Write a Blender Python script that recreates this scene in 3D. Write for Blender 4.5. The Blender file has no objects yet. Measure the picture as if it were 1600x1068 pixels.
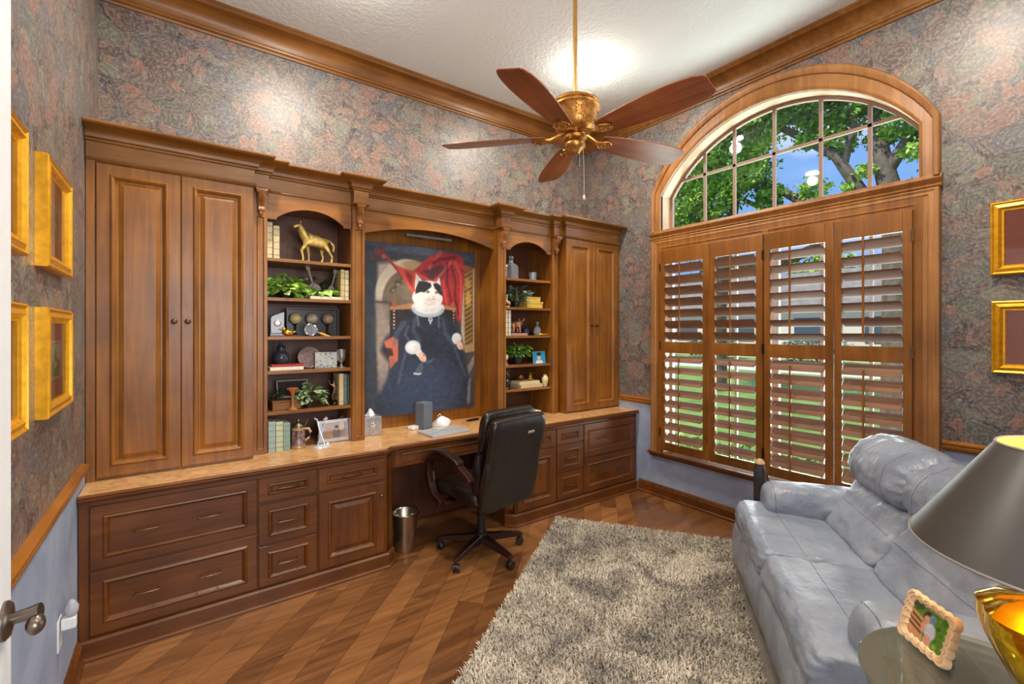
import bpy, bmesh, math, random
import numpy as np
from mathutils import Vector, Matrix, noise
PI = math.pi
SC = bpy.context.scene
COL = SC.collection
random.seed(7)

# ------------------------------------------------------------------ camera
YAW = math.atan((800.0 - 276.0) / 718.0)
cam_data = bpy.data.cameras.new('camera')
cam_data.sensor_width = 36.0
cam_data.lens = 36.0 * 718.0 / 1600.0
cam_data.shift_y = -17.0 / 1600.0
cam_data.clip_start = 0.05
cam_data.clip_end = 400
cam = bpy.data.objects.new('camera', cam_data)
COL.objects.link(cam)
cam.location = (0, 0, 1.53)
cam.rotation_euler = (PI / 2, 0, -YAW)
SC.camera = cam

# ------------------------------------------------------------------ exposure and colour
SC.view_settings.view_transform = 'Standard'
SC.view_settings.look = 'None'
SC.view_settings.gamma = 1.0
SC.view_settings.use_curve_mapping = False
SC.view_settings.exposure = 0.08

# ------------------------------------------------------------------ sky
world = bpy.data.worlds.new('sky')
SC.world = world
world.use_nodes = True
wn = world.node_tree.nodes; wl = world.node_tree.links
wn.clear()
w_out = wn.new('ShaderNodeOutputWorld'); w_bg = wn.new('ShaderNodeBackground')
w_tc = wn.new('ShaderNodeTexCoord'); w_no = wn.new('ShaderNodeTexNoise'); w_rp = wn.new('ShaderNodeValToRGB')
w_map = wn.new('ShaderNodeMapping'); w_map.inputs['Scale'].default_value = (1.0, 1.0, 2.2)
w_no.inputs['Scale'].default_value = 3.0; w_no.inputs['Detail'].default_value = 6
w_rp.color_ramp.elements[0].position = 0.47; w_rp.color_ramp.elements[0].color = (0.22, 0.42, 0.84, 1)
w_rp.color_ramp.elements[1].position = 0.62; w_rp.color_ramp.elements[1].color = (0.82, 0.88, 1.0, 1)
wl.new(w_tc.outputs['Generated'], w_map.inputs['Vector']); wl.new(w_map.outputs[0], w_no.inputs['Vector'])
wl.new(w_no.outputs['Fac'], w_rp.inputs['Fac']); wl.new(w_rp.outputs['Color'], w_bg.inputs['Color'])
w_bg.inputs['Strength'].default_value = 1.1
wl.new(w_bg.outputs[0], w_out.inputs['Surface'])

# ------------------------------------------------------------------ lamps
def light(name, kind, loc, rot, energy, color=(1, 1, 1), size=0.2, **kw):
    d = bpy.data.lights.new(name, kind); d.energy = energy; d.color = color
    if kind == 'AREA':
        d.shape = kw.get('shape', 'DISK'); d.size = size
        if 'size_y' in kw: d.size_y = kw['size_y']
        d.spread = kw.get('spread', PI)
    elif kind == 'SUN': d.angle = size
    else: d.shadow_soft_size = size
    if kind == 'SPOT': d.spot_size = kw.get('spot', 2.4); d.spot_blend = kw.get('blend', 0.7)
    o = bpy.data.objects.new(name, d); COL.objects.link(o); o.location = loc; o.rotation_euler = rot
    return o
sun = light('sun', 'SUN', (0, 0, 20), (math.radians(38), 0, math.radians(-108)), 4.6, (1.0, 0.95, 0.86), 0.012)
# recessed downlights in the ceiling (their glowing lenses are built with the fittings)
CANS = [(2.63, 2.58), (0.75, 2.55), (2.63, 0.55), (0.75, 0.55), (1.65, 2.9)]
for i, (x, y) in enumerate(CANS[:4]):
    light('downlight_lamp', 'AREA', (x, y, 3.60), (0, 0, 0), (28, 36, 26, 24)[i], (1.0, 0.90, 0.76), 0.15)
    light('downlight_halo', 'POINT', (x, y, 3.50), (0, 0, 0), 11, (1.0, 0.93, 0.82), 0.06)
# added fill lamps, unseen: outside the window and behind the camera
light('window_fill', 'AREA', (4.35, 1.69, 2.9), (0, math.radians(62), 0), 45, (0.84, 0.92, 1.0), 2.2, shape='RECTANGLE', size_y=2.6)  # added area lamp that boosts the sky light at the window
light('lawn_bounce_fill', 'AREA', (5.2, 1.69, 0.75), (0, math.radians(122), 0), 205, (0.92, 1.0, 0.96), 1.6, shape='RECTANGLE', size_y=2.6)  # added area lamp in place of lawn bounce, lifts the ceiling
light('room_fill', 'AREA', (0.55, -1.25, 1.9), (math.radians(100), 0, math.radians(-14)), 72, (1.0, 0.97, 0.93), 1.7)  # broad fill added behind the camera, no real fitting there

# ------------------------------------------------------------------ object helpers
WM = {}
def thing(name, label, cat, loc=(0, 0, 0), rz=0.0, group=None, mat=None):
    o = bpy.data.objects.new(name, None); COL.objects.link(o)
    o.empty_display_size = 0.1
    m = mat.copy() if mat is not None else Matrix.Translation(loc) @ Matrix.Rotation(rz, 4, 'Z')
    o.matrix_world = m
    WM[o] = m
    o['label'] = label; o['category'] = cat
    if group: o['group'] = group
    return o
def tag(o, label, cat, group=None, kind=None):
    o['label'] = label; o['category'] = cat
    if group: o['group'] = group
    if kind: o['kind'] = kind
    return o
def struct(o):
    o['kind'] = 'structure'; return o
def copy_thing(root, mat, label=None, group=None):
    r = root.copy(); COL.objects.link(r); r.matrix_world = mat; WM[r] = mat.copy()
    def rec(src, dst):
        for ch in list(src.children):
            c = ch.copy(); COL.objects.link(c); c.parent = dst
            rec(ch, c)
    rec(root, r)
    if label: r['label'] = label
    if group: r['group'] = group
    return r
def loc_z(x, y, z, rz=0.0): return Matrix.Translation((x, y, z)) @ Matrix.Rotation(rz, 4, 'Z')

class M:
    """collects geometry, then builds one mesh object"""
    def __init__(s): s.v = []; s.f = []; s.mi = []; s.cur = 0
    def _add(s, vs, fs):
        n = len(s.v); s.v += [tuple(p) for p in vs]
        for f in fs: s.f.append(tuple(n + i for i in f)); s.mi.append(s.cur)
    def mat(s, i): s.cur = i; return s
    def box(s, x0, x1, y0, y1, z0, z1):
        s._add([(x0, y0, z0), (x1, y0, z0), (x1, y1, z0), (x0, y1, z0), (x0, y0, z1), (x1, y0, z1), (x1, y1, z1), (x0, y1, z1)],
               [(0, 3, 2, 1), (4, 5, 6, 7), (0, 1, 5, 4), (1, 2, 6, 5), (2, 3, 7, 6), (3, 0, 4, 7)]); return s
    def obox(s, mat, sx, sy, sz):
        n = len(s.v); s.box(-sx / 2, sx / 2, -sy / 2, sy / 2, -sz / 2, sz / 2)
        for i in range(n, n + 8): s.v[i] = tuple(mat @ Vector(s.v[i]))
        return s
    def quad(s, a, b, c, d): s._add([a, b, c, d], [(0, 1, 2, 3)]); return s
    def poly(s, pts): s._add(pts, [tuple(range(len(pts)))]); return s
    def prism(s, pts2, lo, hi, axis='z'):
        """2D polygon extruded along an axis"""
        def P(p, h):
            a, b = p
            return (a, b, h) if axis == 'z' else ((a, h, b) if axis == 'y' else (h, a, b))
        n = len(pts2)
        vs = [P(p, lo) for p in pts2] + [P(p, hi) for p in pts2]
        fs = [tuple(reversed(range(n))), tuple(range(n, 2 * n))] + [(i, (i + 1) % n, n + (i + 1) % n, n + i) for i in range(n)]
        s._add(vs, fs); return s
    def lathe(s, prof, c=(0, 0, 0), seg=24, mat=None, cap=True):
        n0 = len(s.v); vs = []; fs = []; k = len(prof)
        for r, z in prof:
            for j in range(seg):
                a = 2 * PI * j / seg; vs.append((c[0] + r * math.cos(a), c[1] + r * math.sin(a), c[2] + z))
        for i in range(k - 1):
            for j in range(seg):
                j2 = (j + 1) % seg; fs.append((i * seg + j, i * seg + j2, (i + 1) * seg + j2, (i + 1) * seg + j))
        if cap:
            fs.append(tuple(reversed(range(seg)))); fs.append(tuple(range((k - 1) * seg, k * seg)))
        s._add(vs, fs)
        if mat is not None:
            for i in range(n0, len(s.v)): s.v[i] = tuple(mat @ Vector(s.v[i]))
        return s
    def tube(s, pts, r, seg=8, cap=True):
        pts = [Vector(p) for p in pts]; n = len(pts)
        rs = r if isinstance(r, (list, tuple)) else [r] * n
        vs = []; fs = []; up = None
        for i, p in enumerate(pts):
            d = (pts[min(i + 1, n - 1)] - pts[max(i - 1, 0)])
            d = d.normalized() if d.length > 1e-9 else Vector((0, 0, 1))
            if up is None: up = Vector((0, 0, 1)) if abs(d.z) < 0.9 else Vector((1, 0, 0))
            a = d.cross(up)
            if a.length < 1e-6: a = d.orthogonal()
            a.normalize(); b = d.cross(a).normalized(); up = -b if False else up
            for j in range(seg):
                t = 2 * PI * j / seg; q = p + (a * math.cos(t) + b * math.sin(t)) * rs[i]; vs.append(q)
        for i in range(n - 1):
            for j in range(seg):
                j2 = (j + 1) % seg; fs.append((i * seg + j, i * seg + j2, (i + 1) * seg + j2, (i + 1) * seg + j))
        if cap: fs.append(tuple(reversed(range(seg)))); fs.append(tuple(range((n - 1) * seg, n * seg)))
        s._add(vs, fs); return s
    def ball(s, c, r, seg=14, rings=9, sc=(1, 1, 1), mat=None):
        n0 = len(s.v)
        prof = [(max(1e-4, r * math.sin(PI * i / rings)), -r * math.cos(PI * i / rings)) for i in range(rings + 1)]
        s.lathe(prof, (0, 0, 0), seg)
        for i in range(n0, len(s.v)):
            p = Vector((s.v[i][0] * sc[0], s.v[i][1] * sc[1], s.v[i][2] * sc[2]))
            if mat is not None: p = mat @ p
            s.v[i] = (p.x + c[0], p.y + c[1], p.z + c[2])
        return s
    def loft(s, rings, closed=True, cap=True):
        k = len(rings[0]); vs = [p for r in rings for p in r]; fs = []
        for i in range(len(rings) - 1):
            for j in range(k if closed else k - 1):
                j2 = (j + 1) % k; fs.append((i * k + j, i * k + j2, (i + 1) * k + j2, (i + 1) * k + j))
        if cap and closed: fs.append(tuple(reversed(range(k)))); fs.append(tuple(range((len(rings) - 1) * k, len(rings) * k)))
        s._add(vs, fs); return s
    def panel(s, x0, x1, z0, z1, loops, zk=1.0):
        """nested rectangles facing -y: (inset, y); the last one is filled"""
        vs = []
        for ins, y in loops:
            zi = ins * zk
            vs += [(x0 + ins, y, z0 + zi), (x1 - ins, y, z0 + zi), (x1 - ins, y, z1 - zi), (x0 + ins, y, z1 - zi)]
        fs = []
        for i in range(len(loops) - 1):
            for j in range(4):
                j2 = (j + 1) % 4; fs.append((i * 4 + j, i * 4 + j2, i * 4 + 4 + j2, i * 4 + 4 + j))
        k = (len(loops) - 1) * 4; fs.append((k, k + 1, k + 2, k + 3)); fs.append((3, 2, 1, 0))
        s._add(vs, fs); return s
    def sweep(s, prof, path, closed_ends=True):
        """profile (out, z) swept along an xy path; out is to the right-hand side of travel; mitred"""
        P = [Vector((p[0], p[1])) for p in path]; n = len(P); rings = []
        for i in range(n):
            if i == 0: d = (P[1] - P[0]).normalized(); m = Vector((d.y, -d.x)); sc = 1
            elif i == n - 1: d = (P[i] - P[i - 1]).normalized(); m = Vector((d.y, -d.x)); sc = 1
            else:
                d1 = (P[i] - P[i - 1]).normalized(); d2 = (P[i + 1] - P[i]).normalized()
                n1 = Vector((d1.y, -d1.x)); n2 = Vector((d2.y, -d2.x)); m = (n1 + n2).normalized(); sc = 1 / max(0.3, m.dot(n1))
            rings.append([(P[i].x + m.x * o * sc, P[i].y + m.y * o * sc, z) for o, z in prof])
        s.loft(rings, closed=True, cap=closed_ends); return s
    def xf(s, mat, start=0):
        for i in range(start, len(s.v)): s.v[i] = tuple(mat @ Vector(s.v[i]))
        return s
    def build(s, name, mats, parent=None, smooth=False, bevel=0.0, world=False, subsurf=0, angle=40, segs=2):
        me = bpy.data.meshes.new(name)
        vs = s.v
        if parent is not None and world:
            root = parent
            while root.parent is not None: root = root.parent
            inv = WM[root].inverted(); vs = [tuple(inv @ Vector(p)) for p in vs]
        me.from_pydata(vs, [], s.f)
        if not isinstance(mats, (list, tuple)): mats = [mats]
        for m in mats: me.materials.append(m)
        if len(mats) > 1: me.polygons.foreach_set('material_index', s.mi)
        bm = bmesh.new(); bm.from_mesh(me); bmesh.ops.recalc_face_normals(bm, faces=bm.faces); bm.to_mesh(me); bm.free()
        if smooth:
            me.polygons.foreach_set('use_smooth', [True] * len(me.polygons))
            if smooth != 'full' and hasattr(me, 'set_sharp_from_angle'): me.set_sharp_from_angle(angle=math.radians(angle))
        me.update()
        o = bpy.data.objects.new(name, me); COL.objects.link(o)
        if parent is not None: o.parent = parent
        if bevel > 0:
            b = o.modifiers.new('bevel', 'BEVEL'); b.width = bevel; b.segments = segs; b.limit_method = 'ANGLE'; b.angle_limit = math.radians(35)
            b.harden_normals = False
        if subsurf:
            u = o.modifiers.new('sub', 'SUBSURF'); u.levels = subsurf; u.render_levels = subsurf
        return o
def fbm(p, sc, oct=3):
    return noise.fractal(Vector(p) * sc, 1.0, 2.0, oct)

# ------------------------------------------------------------------ materials
def srgb(r, g, b):
    f = lambda c: (c / 255 / 12.92) if c / 255 <= 0.04045 else ((c / 255 + 0.055) / 1.055) ** 2.4
    return (f(r), f(g), f(b), 1.0)
class NT:
    def __init__(s, name):
        s.m = bpy.data.materials.new(name); s.m.use_nodes = True; s.t = s.m.node_tree; s.n = s.t.nodes; s.l = s.t.links
        s.b = s.n['Principled BSDF']; s.tc = None
    def coord(s):
        if s.tc is None: s.tc = s.n.new('ShaderNodeTexCoord')
        return s.tc.outputs['Object']
    def mapping(s, scale=(1, 1, 1), rot=(0, 0, 0), src=None, loc=(0, 0, 0)):
        m = s.n.new('ShaderNodeMapping'); m.inputs['Scale'].default_value = scale; m.inputs['Rotation'].default_value = rot; m.inputs['Location'].default_value = loc
        s.l.new(src or s.coord(), m.inputs['Vector']); return m.outputs[0]
    def noise(s, vec, scale=5, detail=3, rough=0.5, out='Fac', dist=0.0):
        n = s.n.new('ShaderNodeTexNoise'); n.inputs['Scale'].default_value = scale; n.inputs['Detail'].default_value = detail
        n.inputs['Roughness'].default_value = rough; n.inputs['Distortion'].default_value = dist
        s.l.new(vec, n.inputs['Vector']); return n.outputs[out]
    def ramp(s, fac, stops, interp='LINEAR'):
        r = s.n.new('ShaderNodeValToRGB'); e = r.color_ramp.elements; r.color_ramp.interpolation = interp
        e[0].position, e[0].color = stops[0]; e[1].position, e[1].color = stops[-1]
        for p, c in stops[1:-1]:
            x = e.new(p); x.color = c
        s.l.new(fac, r.inputs['Fac']); return r.outputs['Color']
    def math(s, op, a, b=0.0, c=None):
        m = s.n.new('ShaderNodeMath'); m.operation = op
        for i, v in enumerate((a, b, c)):
            if v is None: continue
            if hasattr(v, 'is_output'): s.l.new(v, m.inputs[i])
            else: m.inputs[i].default_value = v
        return m.outputs[0]
    def mix(s, fac, a, b, mode='MIX'):
        m = s.n.new('ShaderNodeMix'); m.data_type = 'RGBA'; m.blend_type = mode
        for k, v in ((0, fac), (6, a), (7, b)):
            if hasattr(v, 'is_output'): s.l.new(v, m.inputs[k])
            else: m.inputs[k].default_value = v
        return m.outputs[2]
    def bump(s, h, strength=0.3, dist=0.01):
        b = s.n.new('ShaderNodeBump'); b.inputs['Strength'].default_value = strength; b.inputs['Distance'].default_value = dist
        s.l.new(h, b.inputs['Height']); s.l.new(b.outputs[0], s.b.inputs['Normal'])
    def set(s, color=None, rough=None, metal=None, **kw):
        for k, v in (('Base Color', color), ('Roughness', rough), ('Metallic', metal)):
            if v is None: continue
            if hasattr(v, 'is_output'): s.l.new(v, s.b.inputs[k])
            else: s.b.inputs[k].default_value = v
        for k, v in kw.items(): s.b.inputs[k].default_value = v
        return s.m
_simple = {}
def simple(name, rgb, rough=0.5, metal=0.0, var=0.12, scale=30, bump=0.0, **kw):
    key = name
    if key in _simple: return _simple[key]
    t = NT(name); c = srgb(*rgb)
    n = t.noise(t.coord(), scale, 3)
    lo = tuple(x * (1 - var) for x in c[:3]) + (1,); hi = tuple(min(1, x * (1 + var)) for x in c[:3]) + (1,)
    t.set(t.ramp(n, [(0.3, lo), (0.7, hi)]), rough, metal, **kw)
    if bump: t.bump(n, bump, 0.004)
    _simple[key] = t.m; return t.m
def wood(name, dark, mid, lite, axis='z', rough=0.40, scale=1.0, coat=0.12):
    t = NT(name)
    sc = {'z': (26, 26, 1.6), 'x': (1.6, 26, 26), 'y': (26, 1.6, 26)}[axis]
    v = t.mapping(tuple(a * scale for a in sc))
    g = t.noise(v, 1.0, 5, 0.6, dist=0.6)
    v2 = t.mapping((3, 3, 3)); blot = t.noise(v2, 1.0, 3, 0.55)
    fac = t.math('ADD', t.math('MULTIPLY', g, 0.55), t.math('MULTIPLY', blot, 0.45))
    col = t.ramp(fac, [(0.32, srgb(*dark)), (0.5, srgb(*mid)), (0.68, srgb(*lite))])
    t.set(col, rough, 0.0, **{'Coat Weight': coat, 'Coat Roughness': 0.25})
    t.bump(g, 0.04, 0.002)
    return t.m
W_Z = wood('maple_stain_vertical', (98, 55, 10), (132, 80, 18), (162, 103, 30), 'z')
W_X = wood('maple_stain_horizontal', (96, 54, 10), (130, 79, 18), (160, 102, 30), 'x')
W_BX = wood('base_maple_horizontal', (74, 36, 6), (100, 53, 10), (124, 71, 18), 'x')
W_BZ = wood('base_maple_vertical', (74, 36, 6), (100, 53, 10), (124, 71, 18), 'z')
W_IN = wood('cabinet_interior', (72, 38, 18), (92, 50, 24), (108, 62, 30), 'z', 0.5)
W_Y = wood('trim_along_y', (128, 74, 18), (158, 96, 28), (180, 116, 40), 'y')
W_SH = wood('shutter_stile', (98, 56, 14), (128, 76, 20), (152, 96, 32), 'z')
W_SL = wood('shutter_louver', (98, 64, 42), (122, 84, 58), (142, 100, 72), 'y', 0.7, coat=0.0)
W_CR = wood('crown_stain', (98, 58, 18), (128, 80, 28), (154, 103, 44), 'x')
W_CS = wood('casing_stain', (118, 74, 32), (148, 98, 48), (172, 120, 68), 'z')
W_FAN = wood('fan_blade_cherry', (98, 46, 24), (132, 68, 36), (158, 90, 52), 'x', 0.3)
DARK = simple('dark_oxide_metal', (58, 46, 36), 0.35, 0.9)
BRONZE = simple('aged_bronze', (112, 86, 62), 0.34, 0.85, var=0.25, scale=60)
BRASS = simple('fan_antique_brass', (176, 124, 60), 0.38, 0.75, var=0.45, scale=35)
GOLD = simple('gilt', (232, 168, 34), 0.3, 0.55, var=0.15, scale=40)

def wallpaper(name, axis):
    t = NT(name)
    sep = t.n.new('ShaderNodeSeparateXYZ'); t.l.new(t.coord(), sep.inputs[0])
    com = t.n.new('ShaderNodeCombineXYZ')
    t.l.new(sep.outputs['X' if axis == 'x' else 'Y'], com.inputs[0]); t.l.new(sep.outputs['Z'], com.inputs[1])
    p = com.outputs[0]
    warp = t.noise(p, 5.0, 3, 0.6, out='Color')
    vm = t.n.new('ShaderNodeVectorMath'); vm.operation = 'MULTIPLY_ADD'
    t.l.new(warp, vm.inputs[0]); vm.inputs[1].default_value = (0.16, 0.16, 0.0); t.l.new(p, vm.inputs[2])
    q = vm.outputs[0]
    def vor(vec, sc, feat='F1'):
        n = t.n.new('ShaderNodeTexVoronoi'); n.inputs['Scale'].default_value = sc; n.feature = feat; n.voronoi_dimensions = '2D'
        t.l.new(vec, n.inputs['Vector']); return n
    big = vor(q, 5.2); med = vor(q, 12.0); sm = vor(q, 34.0)
    sepc = t.n.new('ShaderNodeSeparateColor'); t.l.new(big.outputs['Color'], sepc.inputs[0])
    sepm = t.n.new('ShaderNodeSeparateColor'); t.l.new(med.outputs['Color'], sepm.inputs[0])
    pal = [(0.0, srgb(112, 92, 84)), (0.16, srgb(104, 116, 104)), (0.32, srgb(150, 118, 100)), (0.48, srgb(104, 110, 122)),
           (0.62, srgb(134, 142, 124)), (0.76, srgb(162, 108, 86)), (0.9, srgb(120, 108, 104)), (1.0, srgb(146, 152, 158))]
    c1 = t.ramp(sepc.outputs[0], pal, 'CONSTANT'); c2 = t.ramp(sepm.outputs[1], pal, 'CONSTANT')
    ground = t.ramp(t.noise(p, 8, 4, 0.7, dist=1.2), [(0.40, srgb(70, 70, 76)), (0.60, srgb(138, 122, 114))])
    c = t.mix(t.math('LESS_THAN', med.outputs['Distance'], 0.42), ground, c2)
    c = t.mix(t.math('MULTIPLY', t.math('LESS_THAN', big.outputs['Distance'], 0.40), 0.72), c, c1)
    fleck = t.noise(p, 60, 5, 0.75, dist=1.0)
    rings = t.math('GREATER_THAN', t.math('SINE', t.math('MULTIPLY', big.outputs['Distance'], 52.0)), 0.55)
    c = t.mix(t.math('MULTIPLY', rings, t.math('MULTIPLY', fleck, 0.50)), c, srgb(178, 162, 140))
    rings2 = t.math('LESS_THAN', t.math('SINE', t.math('MULTIPLY', big.outputs['Distance'], 52.0)), -0.75)
    c = t.mix(t.math('MULTIPLY', rings2, t.math('MULTIPLY', fleck, 0.44)), c, srgb(78, 76, 82))
    pet = t.math('GREATER_THAN', t.math('SINE', t.math('MULTIPLY', med.outputs['Distance'], 40.0)), 0.45)
    c = t.mix(t.math('MULTIPLY', pet, t.math('MULTIPLY', fleck, 0.55)), c, srgb(180, 120, 92))
    c = t.mix(t.math('MULTIPLY', t.math('LESS_THAN', sm.outputs['Distance'], 0.24), 0.36), c, srgb(172, 172, 162))
    c = t.mix(1.0, c, t.ramp(fleck, [(0.36, (0.58, 0.58, 0.62, 1)), (0.64, (1.26, 1.24, 1.20, 1))]), 'MULTIPLY')
    hs_ = t.n.new('ShaderNodeHueSaturation'); hs_.inputs['Saturation'].default_value = 0.80; hs_.inputs['Value'].default_value = 0.72; t.l.new(c, hs_.inputs['Color']); c = hs_.outputs[0]
    t.set(c, 0.42, 0.0, **{'Specular IOR Level': 0.6})
    t.bump(t.noise(p, 60, 3), 0.1, 0.002)
    return t.m
WP_X = wallpaper('paisley_wallpaper_back', 'x')
WP_Y = wallpaper('paisley_wallpaper_side', 'y')
def faux_paint():
    t = NT('blue_faux_paint'); n = t.noise(t.mapping((2.2, 2.2, 2.2)), 1.0, 5, 0.65, dist=0.8)
    t.set(t.ramp(n, [(0.3, srgb(134, 146, 172)), (0.7, srgb(170, 180, 200))]), 0.7); return t.m
PAINT = faux_paint()
def ceiling_mat():
    t = NT('knockdown_plaster'); n = t.noise(t.coord(), 34, 4, 0.6, dist=0.6)
    t.set(srgb(222, 227, 227), 0.85)
    t.bump(t.ramp(n, [(0.42, (0, 0, 0, 1)), (0.58, (1, 1, 1, 1))]), 0.45, 0.006); return t.m
CEIL = ceiling_mat()
def floor_mat():
    t = NT('walnut_planks')
    v = t.mapping((1, 1, 1), (0, 0, math.radians(-45)))
    br = t.n.new('ShaderNodeTexBrick'); t.l.new(v, br.inputs['Vector'])
    br.offset = 0.37; br.inputs['Scale'].default_value = 1.0; br.inputs['Mortar Size'].default_value = 0.0012
    br.inputs['Brick Width'].default_value = 1.55; br.inputs['Row Height'].default_value = 0.140
    br.inputs['Color1'].default_value = (0, 0, 0, 1); br.inputs['Color2'].default_value = (1, 1, 1, 1); br.inputs['Mortar'].default_value = (0.5, 0.5, 0.5, 1)
    vs = t.mapping((1.3, 14, 14), (0, 0, math.radians(-45)))
    vo = t.n.new('ShaderNodeVectorMath'); vo.operation = 'MULTIPLY_ADD'
    t.l.new(br.outputs['Color'], vo.inputs[0]); vo.inputs[1].default_value = (9, 5, 3); t.l.new(vs, vo.inputs[2])
    g = t.noise(vo.outputs[0], 1.0, 6, 0.62, dist=1.4)
    f = t.math('ADD', t.math('MULTIPLY', br.outputs['Color'], 0.24), t.math('MULTIPLY', g, 0.76))
    c = t.ramp(f, [(0.25, srgb(78, 47, 24)), (0.45, srgb(118, 76, 42)), (0.62, srgb(148, 99, 57)), (0.82, srgb(184, 132, 82))])
    c = t.mix(br.outputs['Fac'], c, srgb(60, 34, 18))
    t.set(c, 0.3, 0.0, **{'Coat Weight': 0.2, 'Coat Roughness': 0.2})
    t.bump(t.math('SUBTRACT', g, t.math('MULTIPLY', br.outputs['Fac'], 2.0)), 0.08, 0.003); return t.m
FLOOR = floor_mat()
def counter_mat():
    t = NT('tan_burl_laminate'); n = t.noise(t.coord(), 14, 6, 0.7, dist=1.0)
    t.set(t.ramp(n, [(0.3, srgb(176, 126, 76)), (0.5, srgb(206, 158, 104)), (0.7, srgb(224, 184, 130))]), 0.22, 0.0); return t.m
COUNTER = counter_mat()
def leather(name, dark, lite, rough, sc=26, bs=0.35):
    t = NT(name); n = t.noise(t.coord(), 5, 4, 0.6); m = t.noise(t.mapping((1, 1, 1)), 210, 2, 0.5)
    w = t.noise(t.mapping((1.0, 1.0, 1.0)), sc, 3, 0.55, dist=0.9)
    t.set(t.ramp(n, [(0.3, srgb(*dark)), (0.7, srgb(*lite))]), rough, 0.0)
    t.bump(t.math('ADD', t.math('MULTIPLY', m, 0.15), w), bs, 0.006); return t.m
LEATHER = leather('blue_grey_leather', (124, 133, 149), (152, 159, 172), 0.30, 20, 0.75)
BLACKL = leather('black_brown_leather', (24, 15, 11), (36, 25, 18), 0.34, 18, 0.2)
def glass(name, tint=(0.95, 0.98, 0.97, 1), spec=0.9, body=None):
    t = NT(name); t.n.remove(t.b)
    tr = t.n.new('ShaderNodeBsdfTransparent'); tr.inputs['Color'].default_value = tint
    gl = t.n.new('ShaderNodeBsdfGlossy'); gl.inputs['Roughness'].default_value = 0.02
    fr = t.n.new('ShaderNodeFresnel'); fr.inputs['IOR'].default_value = 1.5
    mx = t.n.new('ShaderNodeMixShader'); t.l.new(t.math('MULTIPLY', fr.outputs[0], spec), mx.inputs[0])
    t.l.new(tr.outputs[0], mx.inputs[1]); t.l.new(gl.outputs[0], mx.inputs[2])
    last = mx.outputs[0]
    if body:
        df = t.n.new('ShaderNodeBsdfDiffuse'); df.inputs['Color'].default_value = body; m2 = t.n.new('ShaderNodeMixShader'); m2.inputs[0].default_value = 0.10
        t.l.new(last, m2.inputs[1]); t.l.new(df.outputs[0], m2.inputs[2]); last = m2.outputs[0]
    t.l.new(last, t.n['Material Output'].inputs['Surface']); return t.m
PANE = glass('window_glass')
CRYSTAL = simple('cut_crystal', (225, 235, 245), 0.04, 0.0, var=0.02, **{'Transmission Weight': 0.85, 'IOR': 1.5})
TGLASS = glass('smoked_table_glass', (0.86, 0.88, 0.82, 1), 0.8, srgb(168, 168, 152))
def emit(name, color, strength):
    t = NT(name); t.set(color, 0.5); t.b.inputs['Emission Color'].default_value = color; t.b.inputs['Emission Strength'].default_value = strength
    return t.m
def vcol_mat(name, rough=0.6, bump=0.0):
    t = NT(name); a = t.n.new('ShaderNodeVertexColor'); a.layer_name = 'paint'
    t.set(a.outputs['Color'], rough)
    if bump: t.bump(t.noise(t.coord(), 220, 2), bump, 0.001)
    return t.m
VC = vcol_mat('printed_picture', 0.35); VCC = vcol_mat('oil_on_canvas', 0.55, 0.1)
WHITE = simple('white_gloss_paint', (236, 238, 240), 0.35, var=0.02)
CREAM = simple('cream_paper', (222, 206, 170), 0.7)
# ================================================================== the room
XL, XR, YB, YF, ZC = -0.37, 3.62, 3.59, -0.55, 3.62
M().box(XL - .1, XR + .1, YF - .1, YB + .1, -0.06, 0.0).build('floor', FLOOR)['kind'] = 'structure'
struct(M().box(XL - .1, XR + .1, YF - .1, YB + .1, ZC, ZC + 0.08).build('ceiling', CEIL))
ZR = 0.862
def wall_x(name, y, back):          # wall facing +-y, painted below, papered above
    m = M(); m.box(XL - .1, XR + .1, min(y, back), max(y, back), ZR, ZC); m.mat(1).box(XL - .1, XR + .1, min(y, back), max(y, back), 0, ZR)
    return struct(m.build(name, [WP_X, PAINT]))
wall_x('wall_back', YB, YB + .1)
m = M(); m.box(1.35, XR + .1, YF - .1, YF, ZR, ZC); m.box(XL - .1, 1.35, YF - .1, YF, 2.5, ZC); m.mat(1); m.box(1.35, XR + .1, YF - .1, YF, 0, ZR)
struct(m.build('wall_front', [WP_X, PAINT]))
m = M(); m.box(XL - .1, XL, YF, YB, ZR, ZC); m.mat(1).box(XL - .1, XL, YF, YB, 0, ZR)
struct(m.build('wall_left', [WP_Y, PAINT]))
WC = 1.695                                                           # window centre line (y)
def arc_pts(hw, z_sh, z_top, n=28):
    rise = z_top - z_sh; R = (hw * hw + rise * rise) / (2 * rise); c = z_top - R; a0 = math.asin(hw / R)
    return [(WC + R * math.sin(-a0 + 2 * a0 * i / n), c + R * math.cos(-a0 + 2 * a0 * i / n)) for i in range(n + 1)]
m = M()
t0, t1 = XR, XR + .16
m.box(t0, t1, YF, 0.74, ZR, ZC); m.box(t0, t1, 2.65, YB, ZR, ZC); m.box(t0, t1, 0.74, 2.65, 2.39, 2.44)
arc = arc_pts(.955, 2.79, 3.35)
for (ya, za), (yb, zb) in zip(arc[:-1], arc[1:]):
    m.prism([(ya, za), (yb, zb), (yb, ZC), (ya, ZC)], t0, t1, 'x')
m.mat(1); m.box(t0, t1, YF, 0.74, 0, ZR); m.box(t0, t1, 2.65, YB, 0, ZR); m.box(t0, t1, 0.74, 2.65, 0, 0.40)
struct(m.build('wall_right', [WP_Y, PAINT]))
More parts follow.
